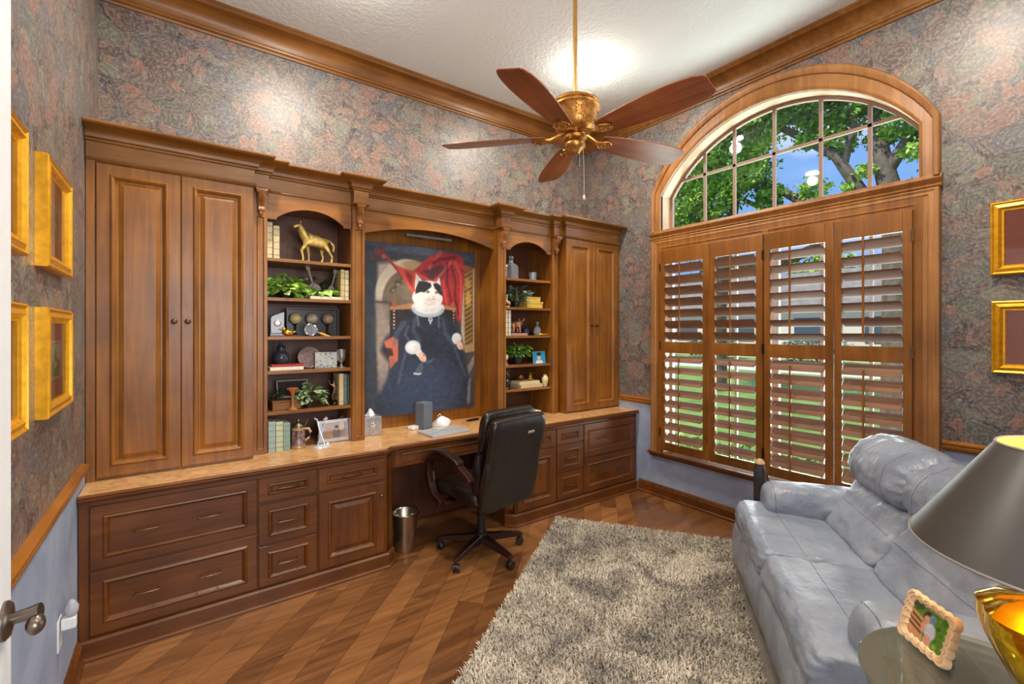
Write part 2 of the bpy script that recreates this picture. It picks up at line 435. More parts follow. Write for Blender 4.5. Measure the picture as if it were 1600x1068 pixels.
# ceiling crown, one run round the room
cr = [(0, 3.462), (.012, 3.462), (.016, 3.474), (.010, 3.478), (.022, 3.486), (.024, 3.497), (.018, 3.501)]
for i in range(9):
    a = PI / 2 * i / 8; cr.append((.022 + .098 * (1 - math.cos(a)), 3.503 + .085 * math.sin(a)))
cr += [(.126, 3.594), (.132, 3.602), (.138, 3.604), (.138, 3.6199), (0, 3.6199)]
m = M(); m.sweep(cr, [(XL, YF), (XL, YB), (XR, YB), (XR, YF)])
struct(m.build('trim_1', W_CR, smooth=True, angle=25))
rail = [(0, .838), (.010, .838), (.014, .848), (.022, .852), (.026, .866), (.020, .872), (.030, .880), (.030, .890), (.004, .896), (0, .896)]
struct(M().sweep(rail, [(XL, YF), (XL, 2.99)]).build('trim_2', W_Y, smooth=True, angle=25))
struct(M().sweep(rail, [(XR, 3.10), (XR, 2.712)]).build('trim_3', W_Y, smooth=True, angle=25))
struct(M().sweep(rail, [(XR, 0.685), (XR, YF)]).build('trim_4', W_Y, smooth=True, angle=25))
bb = [(0, 0.0005), (.030, 0.0005), (.030, .014), (.020, .022), (.020, .082), (.014, .088), (.016, .094), (.010, .104), (.004, .110), (0, .110)]
struct(M().sweep(bb, [(XL, YF), (XL, 2.868)]).build('baseboard_left', W_BX, smooth=True, angle=25))
struct(M().sweep(bb, [(XR, 2.866), (XR, YF)]).build('baseboard_right', W_BX, smooth=True, angle=25))
# short return that carries the open door, beside the camera
struct(M().box(XL, -0.30, 0.12, 0.29, 0, ZC).build('wall_return', WHITE))
d = struct(M().box(-0.285, -0.245, 0.32, 1.222, 0.012, 2.44).build('door_1', WHITE, bevel=.002))
hm = M()
RX = Matrix.Rotation(PI / 2, 4, 'Y')
hm.lathe([(.0, 0), (.033, .0), (.033, .004), (.028, .009), (.014, .012)], mat=Matrix.Translation((-.245, 1.175, 1.022)) @ RX)
hm.tube([(-.236, 1.175, 1.022), (-.215, 1.175, 1.024), (-.198, 1.172, 1.027)], [.010, .011, .013], 14)
hm.ball((-.203, 1.162, 1.008), .017, 14, 9, (.8, 1.1, 1.0))
hm.build('door_handle', simple('door_lever_pewter', (112, 100, 90), .3, .85), d, smooth=True)
# ---------------------------------------------------------------- arched window
def ring_casing(inner, outer, x_in, x_out):
    m = M(); n = len(inner)
    for k in range(n - 1):
        a, b, c, e = inner[k], inner[k + 1], outer[k + 1], outer[k]
        m.prism([a, b, c, e], x_in, x_out, 'x')
    return m
inn = [(WC - .91, 2.452)] + arc_pts(.91, 2.768, 3.27) + [(WC + .91, 2.452)]
def offset_mix(o1, f):   # between inner and outer curves
    out = [(WC - 1.005, 2.44)] + arc_pts(1.005, 2.80, 3.44) + [(WC + 1.005, 2.44)]
    return [(a[0] + (b[0] - a[0]) * f, a[1] + (b[1] - a[1]) * f) for a, b in zip(o1, out)]
# stepped profile: (fraction from inner to outer, x surface)
prof = [(0, 3.62), (0, 3.585), (.10, 3.578), (.16, 3.585), (.62, 3.592), (.66, 3.580), (.78, 3.572), (.90, 3.568), (.97, 3.572), (1.0, 3.58), (1.0, 3.62)]
rings = []
for f, x in prof:
    rings.append([(x, y, z) for y, z in offset_mix(inn, f)])
m = M(); m.loft(rings, closed=False, cap=False)
win1 = struct(m.build('window_1', W_CS, smooth=True, angle=30))
m = M()    # reveal, lined like the room
rv = [(WC - .91, 2.45)] + arc_pts(.91, 2.768, 3.27) + [(WC + .91, 2.45)]
m.loft([[(3.60, y, z) for y, z in rv], [(3.765, y, z) for y, z in rv]], closed=True, cap=False)
m.build('reveal', simple('reveal_paint', (206, 176, 146), .6, var=.08), win1, smooth=True, angle=30)
m = M()    # muntins and outer frame
gl = [(WC - .91, 2.452)] + arc_pts(.91, 2.768, 3.27) + [(WC + .91, 2.452)]
gin = [(WC - .885, 2.475)] + arc_pts(.885, 2.765, 3.245) + [(WC + .885, 2.475)]
m2 = ring_casing(gin, gl, 3.735, 3.765); m2.box(3.735, 3.765, WC - .91, WC + .91, 2.452, 2.475)
m = m2
VB = [2.225, 1.965, 1.655, 1.340, 1.055]
VA = [2.259, 1.995, 1.680, 1.361, 1.071]
rise = .48; hw = .885; Rr = (hw * hw + rise * rise) / (2 * rise)
def ztop(y): return 3.245 - Rr + math.sqrt(Rr * Rr - (y - WC) ** 2)
for y in VA: m.box(3.738, 3.758, y - .011, y + .011, 2.46, ztop(y) + .01)
m.box(3.738, 3.758, WC - .80, WC + .80, 2.893, 2.915)
m.build('muntins', simple('muntin_taupe', (134, 106, 88), .5, var=.05), win1)
M().poly([(3.748, y, z) for y, z in gl]).build('pane', PANE, win1)
# moulded band between the two windows
band = [(0, 2.372), (.050, 2.372), (.056, 2.380), (.040, 2.388), (.034, 2.396), (.040, 2.404), (.052, 2.412), (.058, 2.424), (.050, 2.430), (.040, 2.434), (.036, 2.452), (0, 2.456)]
m = M(); m.sweep([(o, z) for o, z in band], [(XR, WC + 1.012), (XR, WC - 1.012)])
m.build('apron', W_CS, win1, smooth=True, angle=30)
# ---------------------------------------------------------------- lower window
m = M()
lo = [(WC - 1.005, .42, WC + 1.005, 2.372)]
def rect_casing(m, yi0, yi1, zi0, zi1, yo0, yo1, zo1, prof):
    rings = []
    for f, x in prof:
        a0 = yi0 + (yo0 - yi0) * f; a1 = yi1 + (yo1 - yi1) * f; zt = zi1 + (zo1 - zi1) * f
        rings.append([(x, a0, zi0), (x, a0, zt), (x, a1, zt), (x, a1, zi0)])
    m.loft(rings, closed=False, cap=False)
prof2 = [(0, 3.66), (0, 3.568), (.06, 3.566), (.12, 3.574), (.5, 3.576), (.56, 3.570), (.74, 3.572), (.88, 3.566), (.97, 3.570), (1, 3.58), (1, 3.62)]
rect_casing(m, WC - .895, WC + .895, .42, 2.285, WC - 1.005, WC + 1.005, 2.372, prof2)
win2 = struct(m.build('window_2', W_CS, smooth=True, angle=30))
m = M(); m.sweep([(-.05, .372), (.030, .372), (.034, .380), (.034, .392), (.062, .400), (.064, .416), (.058, .422), (-.05, .422)], [(XR, WC + 1.03), (XR, WC - 1.03)])
m.build('window_sill', W_BX, win2, smooth=True, angle=30)
m = M()
m.box(3.70, 3.735, WC - .90, WC - .86, .43, 2.30); m.box(3.70, 3.735, WC + .86, WC + .90, .43, 2.30)
m.box(3.70, 3.735, WC - .90, WC + .90, .43, .47); m.box(3.70, 3.735, WC - .90, WC + .90, 2.26, 2.33)
m.box(3.705, 3.732, WC - .86, WC + .86, 1.375, 1.41); m.box(3.70, 3.735, 1.655 - .026, 1.655 + .026, .45, 2.28)
for y in VB:
    if y != 1.655: m.box(3.708, 3.728, y - .010, y + .010, .46, 2.27)
m.build('window_frame', simple('white_window_frame', (216, 220, 226), .5, var=.03), win2)
M().quad((3.72, WC - .88, .45), (3.72, WC + .88, .45), (3.72, WC + .88, 2.29), (3.72, WC - .88, 2.29)).build('pane', PANE, win2)
M().box(3.568, 3.60, 1.645, 1.692, .422, 2.29).build('centre_post', W_SH, win2)
for ya_, yb_ in ((WC + .870, WC + .93), (WC - .93, WC - .870)): M().box(3.5725, 3.665, ya_, yb_, .422, 2.29).build('shutter_jamb', W_SH, win2)
M().box(3.5735, 3.665, WC - .93, WC + .93, 2.262, 2.36).build('shutter_head', W_SH, win2)
# ---------------------------------------------------------------- shutters
PAN = [(2.572, 2.101, (2.522, 2.158), 44, 30), (2.098, 1.672, (2.050, 1.722), 42, 29), (1.664, 1.212, (1.616, 1.262), 30, 42), (1.209, .806, (1.166, .852), 34, 45)]
PL = ['honey plantation shutter panel nearest the tall cabinets', 'second shutter panel from the tall cabinets, beside the center post',
      'third shutter panel, just right of the center hinges above the sofa arm', 'rightmost shutter panel, behind the sofa headrest']
for i, (ya, yb, (la, lb), tu, tl) in enumerate(PAN):
    X0 = 3.553
    t = thing('window_shutter', PL[i], 'shutter', (X0, (ya + yb) / 2, .46), group='shutter panels of the big window')
    m = M(); xa, xb = X0 - .014, X0 + .014
    m.box(xa, xb, la, ya, .46, 2.258); m.box(xa, xb, yb, lb, .46, 2.258)
    for z0, z1 in ((.46, .530), (1.336, 1.434), (2.132, 2.258)): m.box(xa, xb, lb, la, z0, z1)
    m.build('frame', W_SH, t, world=True, bevel=.003)
    for (z0, z1, n, tilt) in ((.534, 1.332, 10, -tl), (1.438, 2.128, 8, tu)):
        n = 8 if n == 10 else 7
        p = (z1 - z0) / n
        for k in range(n):
            zc = z0 + p * (k + .5); a = math.radians(tilt); R = []
            for j in range(14):
                th = 2 * PI * j / 14; cx, cz = .050 * math.cos(th), .0058 * math.sin(th)
                R.append((cx * math.cos(a) + cz * math.sin(a), -cx * math.sin(a) + cz * math.cos(a)))
            m = M(); m.prism([(X0 + .0 + x, zc + z) if False else (x, z) for x, z in R], lb + .003, la - .003, 'y')
            m.xf(Matrix.Translation((X0, 0, zc)))
            m.build('louver', W_SL, t, smooth=True, angle=50, world=True)
        yc = (la + lb) / 2 + (.02 if i < 2 else .03)
        xi = X0 - .0465 * math.cos(math.radians(tilt)) - .004
        dz = .0465 * math.sin(math.radians(tilt))
        M().box(xi - .006, xi + .002, yc - .006, yc + .006, z0 + p * .5 + dz - .03, z1 - p * .5 + dz + .035).build('tilt_rod', W_SH, t, world=True)
    hy = ya if i in (0, 2) else yb
    for z in (.62, 1.40, 2.10):
        M().box(xa - .003, xa + .001, hy - .008, hy + .008, z - .035, z + .035).build('hinge', BRONZE, t, world=True)

# ================================================================== built-in cabinets
YBASE = 2.89
G_D = 'wide and narrow drawer bases of the built-in'
def drawer_loops(y, k=1.0):
    return [(0, y + .02), (0, y + .003), (.003, y), (.046 * k, y), (.050 * k, y - .006), (.056 * k, y - .008), (.062 * k, y - .004), (.068 * k, y + .005), (.071 * k, y + .009)]
def door_loops(y):
    return [(0, y + .02), (0, y + .003), (.003, y), (.052, y), (.056, y - .006), (.063, y - .008), (.070, y - .003), (.076, y + .006), (.080, y + .010), (.086, y + .010), (.108, y + .001)]
def pull(x, z, y, parent, w=.10):
    m = M(); h = w / 2
    m.tube([(x - h, y - .022, z), (x - h * .5, y - .025, z), (x, y - .026, z), (x + h * .5, y - .025, z), (x + h, y - .022, z)], [.0028, .0034, .0040, .0034, .0028], 8)
    for sx in (-1, 1):
        m.tube([(x + sx * h * .86, y + .001, z), (x + sx * h * .86, y - .023, z)], .003, 8); m.ball((x + sx * h, y - .022, z), .005, 8, 6)
    m.build('handle', BRONZE, parent, smooth=True, world=True)
def knob(x, z, y, parent, r=.015):
    T = Matrix.Translation((x, y, z)) @ Matrix.Rotation(PI / 2, 4, 'X')
    M().lathe([(r * .55, 0), (r * .5, .004), (r * .38, .010), (r * .7, .015), (r, .021), (r * .92, .026), (r * .4, .029), (.0005, .030)], seg=16, mat=T).build('knob', BRONZE, parent, smooth=True, world=True)
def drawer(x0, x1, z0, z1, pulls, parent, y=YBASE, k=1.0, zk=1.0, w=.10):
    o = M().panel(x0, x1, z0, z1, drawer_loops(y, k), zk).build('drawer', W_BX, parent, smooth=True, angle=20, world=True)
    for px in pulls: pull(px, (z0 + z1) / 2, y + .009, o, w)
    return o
PLINTH = [(0, 0.0005), (.032, 0.0005), (.032, .010), (.026, .018), (.016, .020), (.016, .082), (.008, .092), (0, .094)]
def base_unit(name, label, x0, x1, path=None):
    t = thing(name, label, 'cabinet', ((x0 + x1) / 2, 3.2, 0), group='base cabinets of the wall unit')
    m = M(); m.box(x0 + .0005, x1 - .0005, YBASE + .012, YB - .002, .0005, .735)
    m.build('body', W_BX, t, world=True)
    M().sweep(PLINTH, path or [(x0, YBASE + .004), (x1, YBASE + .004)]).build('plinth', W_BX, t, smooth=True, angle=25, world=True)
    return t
def pil_panel(name, p0, p1, z0, z1, parent, mat=None, w_in=.014):
    """fluted angled post between two floor points"""
    a = Vector((p0[0], p0[1], 0)); b = Vector((p1[0], p1[1], 0)); L = (b - a).length; ang = math.atan2(b.y - a.y, b.x - a.x)
    m = M(); m.panel(0, L, z0, z1, [(0, .03), (0, 0), (w_in, 0), (w_in + .005, .006), (w_in + .008, .006), (w_in + .012, .001)], 3.0 * .7)
    m.xf(Matrix.Translation(a) @ Matrix.Rotation(ang, 4, 'Z')); return m.build(name, mat or W_BZ, parent, world=True)
c1 = base_unit('drawer_cabinet', 'wide two-drawer base cabinet at the left end beside the blue wall', -.366, .3625)
M().box(-.366, -.333, YBASE + .002, YBASE + .03, .094, .735).build('stile', W_BZ, c1, world=True)
drawer(-.328, .360, .412, .708, (-.117, .144), c1); drawer(-.328, .360, .104, .400, (-.117, .144), c1)
c2 = base_unit('drawer_cabinet', 'narrow three-drawer base cabinet left of the desk, next to the wide drawers', .3625, .678)
for z0, z1 in ((.572, .708), (.338, .560), (.104, .326)): drawer(.368, .674, z0, z1, (.521,), c2, zk=.8, w=.11)
AL = (1.108, 2.894); AL2 = (1.166, 2.952)
c3 = base_unit('door_cabinet', 'base cabinet with one drawer over one door, left of the kneehole', .678, 1.104, [(.678, 2.894), AL, AL2])
drawer(.684, 1.086, .572, .708, (.885,), c3, zk=.8, w=.11)
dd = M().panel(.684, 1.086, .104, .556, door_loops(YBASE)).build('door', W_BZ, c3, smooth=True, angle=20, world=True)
knob(1.064, .475, YBASE, dd, .013)
pil_panel('corner_post', AL, AL2, .094, .735, c3, w_in=.018)
M().prism([AL, AL2, (1.166, YB - .01), (1.10, YB - .01)], .0006, .7346, 'z').build('side_panel', W_BZ, c3, world=True)
BR, BR2 = (2.144, 2.894), (2.086, 2.952)
c4 = base_unit('door_cabinet', 'base cabinet with one drawer over one door, right of the kneehole behind the chair', 2.148, 2.574, [BR2, BR, (2.574, 2.894)])
drawer(2.166, 2.567, .572, .708, (2.367,), c4, zk=.8, w=.11)
M().panel(2.166, 2.567, .104, .556, door_loops(YBASE)).build('door', W_BZ, c4, smooth=True, angle=20, world=True)
pil_panel('corner_post', BR2, BR, .094, .735, c4, w_in=.018)
M().prism([BR, BR2, (2.086, YB - .01), (2.15, YB - .01)], .0006, .7346, 'z').build('side_panel', W_BZ, c4, world=True)
c5 = base_unit('drawer_cabinet', 'narrow three-drawer base cabinet right of the desk, next to the wide drawers', 2.574, 2.893)
for z0, z1 in ((.572, .708), (.338, .560), (.104, .326)): drawer(2.580, 2.886, z0, z1, (2.733,), c5, zk=.8, w=.11)
c6 = base_unit('drawer_cabinet', 'wide two-drawer base cabinet at the right end near the window', 2.893, 3.600)
M().box(3.590, 3.600, YBASE + .002, YBASE + .03, .094, .735).build('stile', W_BZ, c6, world=True)
drawer(2.899, 3.586, .412, .708, (3.11, 3.37), c6); drawer(2.899, 3.586, .104, .400, (3.11, 3.37), c6)
# kneehole apron
kd = thing('desk_apron', 'shallow pencil drawer rail spanning the dark kneehole under the counter', 'desk', (1.625, 3.0, .735), group=None)
M().box(1.168, 2.084, 2.962, 3.45, .612, .7345).build('rail', W_BX, kd, world=True)
drawer(1.180, 2.072, .618, .728, (1.385, 1.865), kd, y=2.95, k=.85, zk=.62)
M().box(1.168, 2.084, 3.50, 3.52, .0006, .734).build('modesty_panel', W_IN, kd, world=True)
# counter
ct = [(XL + .003, YB - .003), (XL + .003, 2.873), (1.096, 2.873), (1.148, 2.925), (2.102, 2.925), (2.154, 2.873), (3.606, 2.873), (3.606, YB - .003)]
t = thing('countertop', 'long tan laminate counter running over all the base cabinets', 'countertop', (1.6, 3.2, .735))
M().prism(ct, .7355, .770, 'z').build('slab', COUNTER, t, world=True, bevel=.002)
edge = [(-.002, .7357), (.004, .7357), (.012, .742), (.015, .752), (.008, .756), (.012, .762), (.006, .769), (-.002, .7703)]
M().sweep(edge, [(XL + .004, 2.873), (1.096, 2.873), (1.148, 2.925), (2.102, 2.925), (2.154, 2.873), (3.606, 2.873)]).build('edge_moulding', W_BX, t, smooth=True, angle=30, world=True)

# ---------------------------------------------------------------- upper units
ZT = .7705
def crown_prof(z0=2.392, zt=2.565, out=.102):
    p = [(-.004, z0), (.008, z0), (.013, z0 + .006), (.010, z0 + .013), (.003, z0 + .016), (.003, 2.484), (.014, 2.488), (.017, 2.495), (.011, 2.499), (.022, 2.504), (.023, 2.510)]
    for i in range(8):
        a = PI / 2 * i / 7; p.append((.024 + (out - .034) * (1 - math.cos(a)), 2.511 + (.036) * math.sin(a)))
    p += [(out - .004, 2.550), (out, 2.556), (out, zt), (-.004, zt)]
    return p
def corbel(x, y, parent, w=.046, z1=2.392, h=.115):
    """scrolled acanthus bracket"""
    m = M(); n = 14; rings = []
    for i in range(n + 1):
        f = i / n; z = z1 - .012 - h * f
        d = .050 * (1 - f) ** .8 + .014 + .012 * math.sin(f * PI * 2.2) * (1 - f * .4); ww = w * (1 - .35 * f)
        rings.append([(x - ww / 2, y + .004, z), (x - ww / 2, y - d * .75, z), (x - ww * .28, y - d * .92, z), (x - ww * .10, y - d * .86, z), (x, y - d, z), (x + ww * .10, y - d * .86, z), (x + ww * .28, y - d * .92, z), (x + ww / 2, y - d * .75, z), (x + ww / 2, y + .004, z)])
    m.loft(rings)
    m.box(x - w * .66, x + w * .66, y - .070, y + .004, z1 - .012, z1)
    m.box(x - w * .58, x + w * .58, y - .060, y + .004, z1 - .020, z1 - .011)
    R = Matrix.Rotation(PI / 2, 4, 'Y')
    m.lathe([(.013, -w * .40), (.017, -w * .34), (.017, w * .34), (.013, w * .40)], seg=14, mat=Matrix.Translation((x, y - .022, z1 - h)) @ R)
    m.ball((x, y - .024, z1 - h - .022), .012, 10, 7, (1.1, .8, 1.2))
    m.build('corbel', W_CARV, parent, smooth=True, angle=45, world=True)
W_CARV = wood('carved_bracket', (108, 62, 26), (152, 96, 48), (196, 140, 88), 'z', .28, 2.0)
def pilaster(x0, x1, y, parent, z0=ZT, z1=2.262):
    m = M(); m.panel(x0, x1, z0 + .001, z1, [(0, .03 + y), (0, y), (.016, y), (.020, y - .004), (.024, y + .004), (.030, y + .004)], 1.4)
    m.box(x0, x1, y, y + .03, z1, 2.392); m.build('pilaster', W_Z, parent, world=True)
def tall_cab(x0, x1, label, xd0, xd1, mirror):
    t = thing('tall_cabinet', label, 'cabinet', ((x0 + x1) / 2, 3.35, ZT), group='tall wall-unit cabinets')
    m = M(); m.box(x0, x1, 3.132, YB - .002, ZT, 2.50); m.build('body', W_Z, t, world=True)
    m = M()
    if not mirror: m.box(x0, xd0 - .004, 3.112, 3.132, ZT, 2.392)
    else: m.box(xd1 + .004, x1, 3.112, 3.132, ZT, 2.392)
    m.box(x0, x1, 3.116, 3.132, 2.388, 2.50)
    m.build('stile', W_Z, t, world=True)
    xm = (xd0 + xd1) / 2
    for k, (a, b) in enumerate(((xd0, xm - .002), (xm + .002, xd1))):
        dr = M().panel(a, b, .785, 2.384, door_loops(3.11)).build('door', W_Z, t, smooth=True, angle=20, world=True)
        knob(b - .028 if k == 0 else a + .028, 1.583, 3.11, dr)
    return t
tl = tall_cab(XL + .003, .372, 'tall two-door cabinet at the left end of the wall unit', -.329, .368, False)
M().sweep(crown_prof(), [(XL + .003, 3.112), (.372, 3.112), (.372, 3.16)]).build('crown', W_CR, tl, smooth=True, angle=30, world=True)
tr = tall_cab(2.886, XR - .014, 'tall two-door cabinet at the right end, closest to the window', 2.890, 3.588, True)
M().sweep(crown_prof(), [(2.886, 3.16), (2.886, 3.112), (XR - .014, 3.112), (XR - .014, 3.112 + .05)][:3]).build('crown', W_CR, tr, smooth=True, angle=30, world=True)
def shelf_unit(x0, x1, label, shelves, pils, mirror):
    """x0..x1 outer span; opening between the two posts"""
    o0, o1 = (x0 + .086, x1 - .004) if not mirror else (x0 + .004, x1 - .086)
    o0, o1 = (.457, .972) if not mirror else (2.275, 2.790)
    t = thing('bookcase', label, 'bookcase', ((x0 + x1) / 2, 3.4, ZT), group='open bookcases of the wall unit')
    m = M()
    m.box(x0, o0, 3.222, YB - .003, ZT, 2.5); m.box(o1, x1, 3.222, YB - .003, ZT, 2.5)
    m.box(o0, o1, 3.228, YB - .003, 2.34, 2.5)
    m.build('side_panel', W_Z, t, world=True)
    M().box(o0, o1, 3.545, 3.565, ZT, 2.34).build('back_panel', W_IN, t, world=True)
    # arched valance
    w = o1 - o0; xm = (o0 + o1) / 2; hw = .205; rise = .075; R = (hw * hw + rise * rise) / (2 * rise)
    m = M(); n = 18; zl = 2.232
    for k in range(n):
        xa = xm - hw + 2 * hw * k / n; xb = xm - hw + 2 * hw * (k + 1) / n
        za = zl + .012 - (R - rise) + math.sqrt(max(0, R * R - (xa - xm) ** 2)); zb = zl + .012 - (R - rise) + math.sqrt(max(0, R * R - (xb - xm) ** 2))
        m.prism([(xa, za), (xb, zb), (xb, 2.395), (xa, 2.395)], 3.208, 3.226, 'y')
    m.box(o0, xm - hw, 3.208, 3.226, zl, 2.395); m.box(xm + hw, o1, 3.208, 3.226, zl, 2.395); m.box(x0, x1, 3.21, 3.226, 2.392, 2.5)
    m.build('valance', W_X, t, world=True)
    for z in shelves:
        M().box(o0 + .001, o1 - .001, 3.214, 3.545, z - .021, z).build('shelf', W_X, t, world=True, bevel=.002)
    for a, b, y in pils:
        pilaster(a, b, y, t); corbel((a + b) / 2, y, t)
    return t
bl = shelf_unit(.3725, 1.064, 'open bookcase left of the cat portrait', (1.99, 1.742, 1.496, 1.278, 1.022), ((.380, .455, 3.200), (.976, 1.062, 3.200)), False)
br_ = shelf_unit(2.190, 2.8855, 'open bookcase right of the cat portrait', (1.99, 1.738, 1.490, 1.234, 1.022), ((2.192, 2.272, 3.200), (2.793, 2.868, 3.200)), True)
cp = crown_prof()
M().sweep(cp, [(.3725, 3.165), (.457, 3.165), (.457, 3.212), (.972, 3.212), (.972, 3.142), (1.066, 3.142), (1.066, 3.26)]).build('crown', W_CR, bl, smooth=True, angle=30, world=True)
M().sweep(cp, [(2.190, 3.26), (2.190, 3.142), (2.276, 3.142), (2.276, 3.212), (2.790, 3.212), (2.790, 3.165), (2.8855, 3.165)]).build('crown', W_CR, br_, smooth=True, angle=30, world=True)
# centre nook
nk = thing('desk_niche', 'deep arched niche over the desk holding the cat portrait', 'cabinet', (1.627, 3.45, ZT))
m = M(); m.box(1.0645, 2.1895, 3.50, YB - .003, ZT, 2.5); m.box(1.0645, 2.1895, 3.28, 3.51, 2.36, 2.5)
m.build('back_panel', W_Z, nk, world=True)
m = M(); m.box(1.0645, 2.1895, 3.485, 3.50, ZT + .0003, .866); m.box(1.0645, 1.12, 3.488, 3.50, .86, 2.36); m.box(2.132, 2.1895, 3.488, 3.50, .86, 2.36)
m.build('frame_rail', W_Z, nk, world=True)
m = M(); xm = 1.627; hw = .5625; rise = .085; R = (hw * hw + rise * rise) / (2 * rise); n = 26
for k in range(n):
    xa = xm - hw + 2 * hw * k / n; xb = xm - hw + 2 * hw * (k + 1) / n
    f = lambda x: 2.225 - (R - rise) + math.sqrt(max(0, R * R - (x - xm) ** 2))
    m.prism([(xa, f(xa)), (xb, f(xb)), (xb, 2.395), (xa, 2.395)], 3.262, 3.284, 'y')
m.box(1.0645, 2.1895, 3.262, 3.284, 2.392, 2.5)
m.build('valance', W_X, nk, world=True)
M().sweep(cp, [(1.0665, 3.262), (2.1895, 3.262)]).build('crown', W_CR, nk, smooth=True, angle=30, world=True)
pl_ = M(); pl_.box(1.46, 1.86, 3.40, 3.43, 2.280, 2.298); pl_.box(1.63, 1.68, 3.43, 3.499, 2.286, 2.296)
tag(pl_.build('picture_light', simple('picture_light_metal', (150, 152, 150), .35, .5), bevel=.003), 'slim grey picture light bar above the cat portrait', 'lamp')
# ================================================================== pictures, painting
def picture(name, w, h, nx, nz, fn, parent=None, y=0.0, mat=None, x0=None, z0=0.0):
    """flat grid in local xz facing -y, coloured per vertex by fn(u, v) (v down), sRGB 0..255"""
    x0 = -w / 2 if x0 is None else x0
    U, V = np.meshgrid(np.linspace(0, 1, nx), np.linspace(0, 1, nz))
    rgb = np.clip(fn(U, V), 0, 255) / 255.0
    lin = np.where(rgb <= 0.04045, rgb / 12.92, ((rgb + 0.055) / 1.055) ** 2.4)
    co = np.stack([x0 + U * w, np.full_like(U, y), z0 + (1 - V) * h], -1).reshape(-1, 3)
    idx = np.arange(nx * nz).reshape(nz, nx)
    q = np.stack([idx[1:, :-1], idx[1:, 1:], idx[:-1, 1:], idx[:-1, :-1]], -1).reshape(-1, 4)
    me = bpy.data.meshes.new(name); me.from_pydata(co.tolist(), [], q.tolist())
    ca = me.color_attributes.new('paint', 'FLOAT_COLOR', 'POINT')
    ca.data.foreach_set('color', np.concatenate([lin.reshape(-1, 3), np.ones((nx * nz, 1))], 1).astype(np.float32).ravel())
    me.materials.append(mat or VC); me.update()
    o = bpy.data.objects.new(name, me); COL.objects.link(o)
    if parent is not None: o.parent = parent
    return o
class Art:
    def __init__(s, U, V, bg): s.U, s.V = U, V; s.c = np.zeros(U.shape + (3,)) + np.array(bg, float)
    def put(s, mask, col, a=1.0):
        m = np.clip(mask, 0, 1)[..., None] * a; s.c = s.c * (1 - m) + np.array(col, float) * m
    def ell(s, cx, cy, rx, ry, col, a=1.0, soft=.15, rot=0.0):
        dx, dy = s.U - cx, s.V - cy; c, n = math.cos(rot), math.sin(rot)
        dx, dy = dx * c + dy * n, -dx * n + dy * c
        s.put((1 - np.sqrt((dx / rx) ** 2 + (dy / ry) ** 2)) / soft + .5, col, a)
    def polyg(s, pts, col, a=1.0, soft=.006):
        d = np.full(s.U.shape, 1e9); ins = np.zeros(s.U.shape, bool); n = len(pts)
        for i in range(n):
            (x1, y1), (x2, y2) = pts[i], pts[(i + 1) % n]
            ex, ey = x2 - x1, y2 - y1; t = np.clip(((s.U - x1) * ex + (s.V - y1) * ey) / (ex * ex + ey * ey + 1e-12), 0, 1)
            d = np.minimum(d, np.hypot(s.U - x1 - t * ex, s.V - y1 - t * ey))
            cond = ((y1 > s.V) != (y2 > s.V)) & (s.U < ex * (s.V - y1) / (ey + 1e-12) + x1); ins ^= cond
        s.put(np.where(ins, d, -d) / soft + .5, col, a)
    def line(s, pts, w, col, a=1.0):
        d = np.full(s.U.shape, 1e9)
        for (x1, y1), (x2, y2) in zip(pts[:-1], pts[1:]):
            ex, ey = x2 - x1, y2 - y1; t = np.clip(((s.U - x1) * ex + (s.V - y1) * ey) / (ex * ex + ey * ey + 1e-12), 0, 1)
            d = np.minimum(d, np.hypot(s.U - x1 - t * ex, s.V - y1 - t * ey))
        s.put(1 - d / w + .4, col, a)
    def grain(s, amp=8, seed=1):
        r = np.random.default_rng(seed); k = r.normal(0, 1, (s.U.shape[0] // 4 + 2, s.U.shape[1] // 4 + 2))
        yi = (s.V * (k.shape[0] - 1.01)); xi = (s.U * (k.shape[1] - 1.01)); y0 = yi.astype(int); x0 = xi.astype(int); fy = yi - y0; fx = xi - x0
        n = (k[y0, x0] * (1 - fx) + k[y0, x0 + 1] * fx) * (1 - fy) + (k[y0 + 1, x0] * (1 - fx) + k[y0 + 1, x0 + 1] * fx) * fy
        s.c += n[..., None] * amp; return s.c
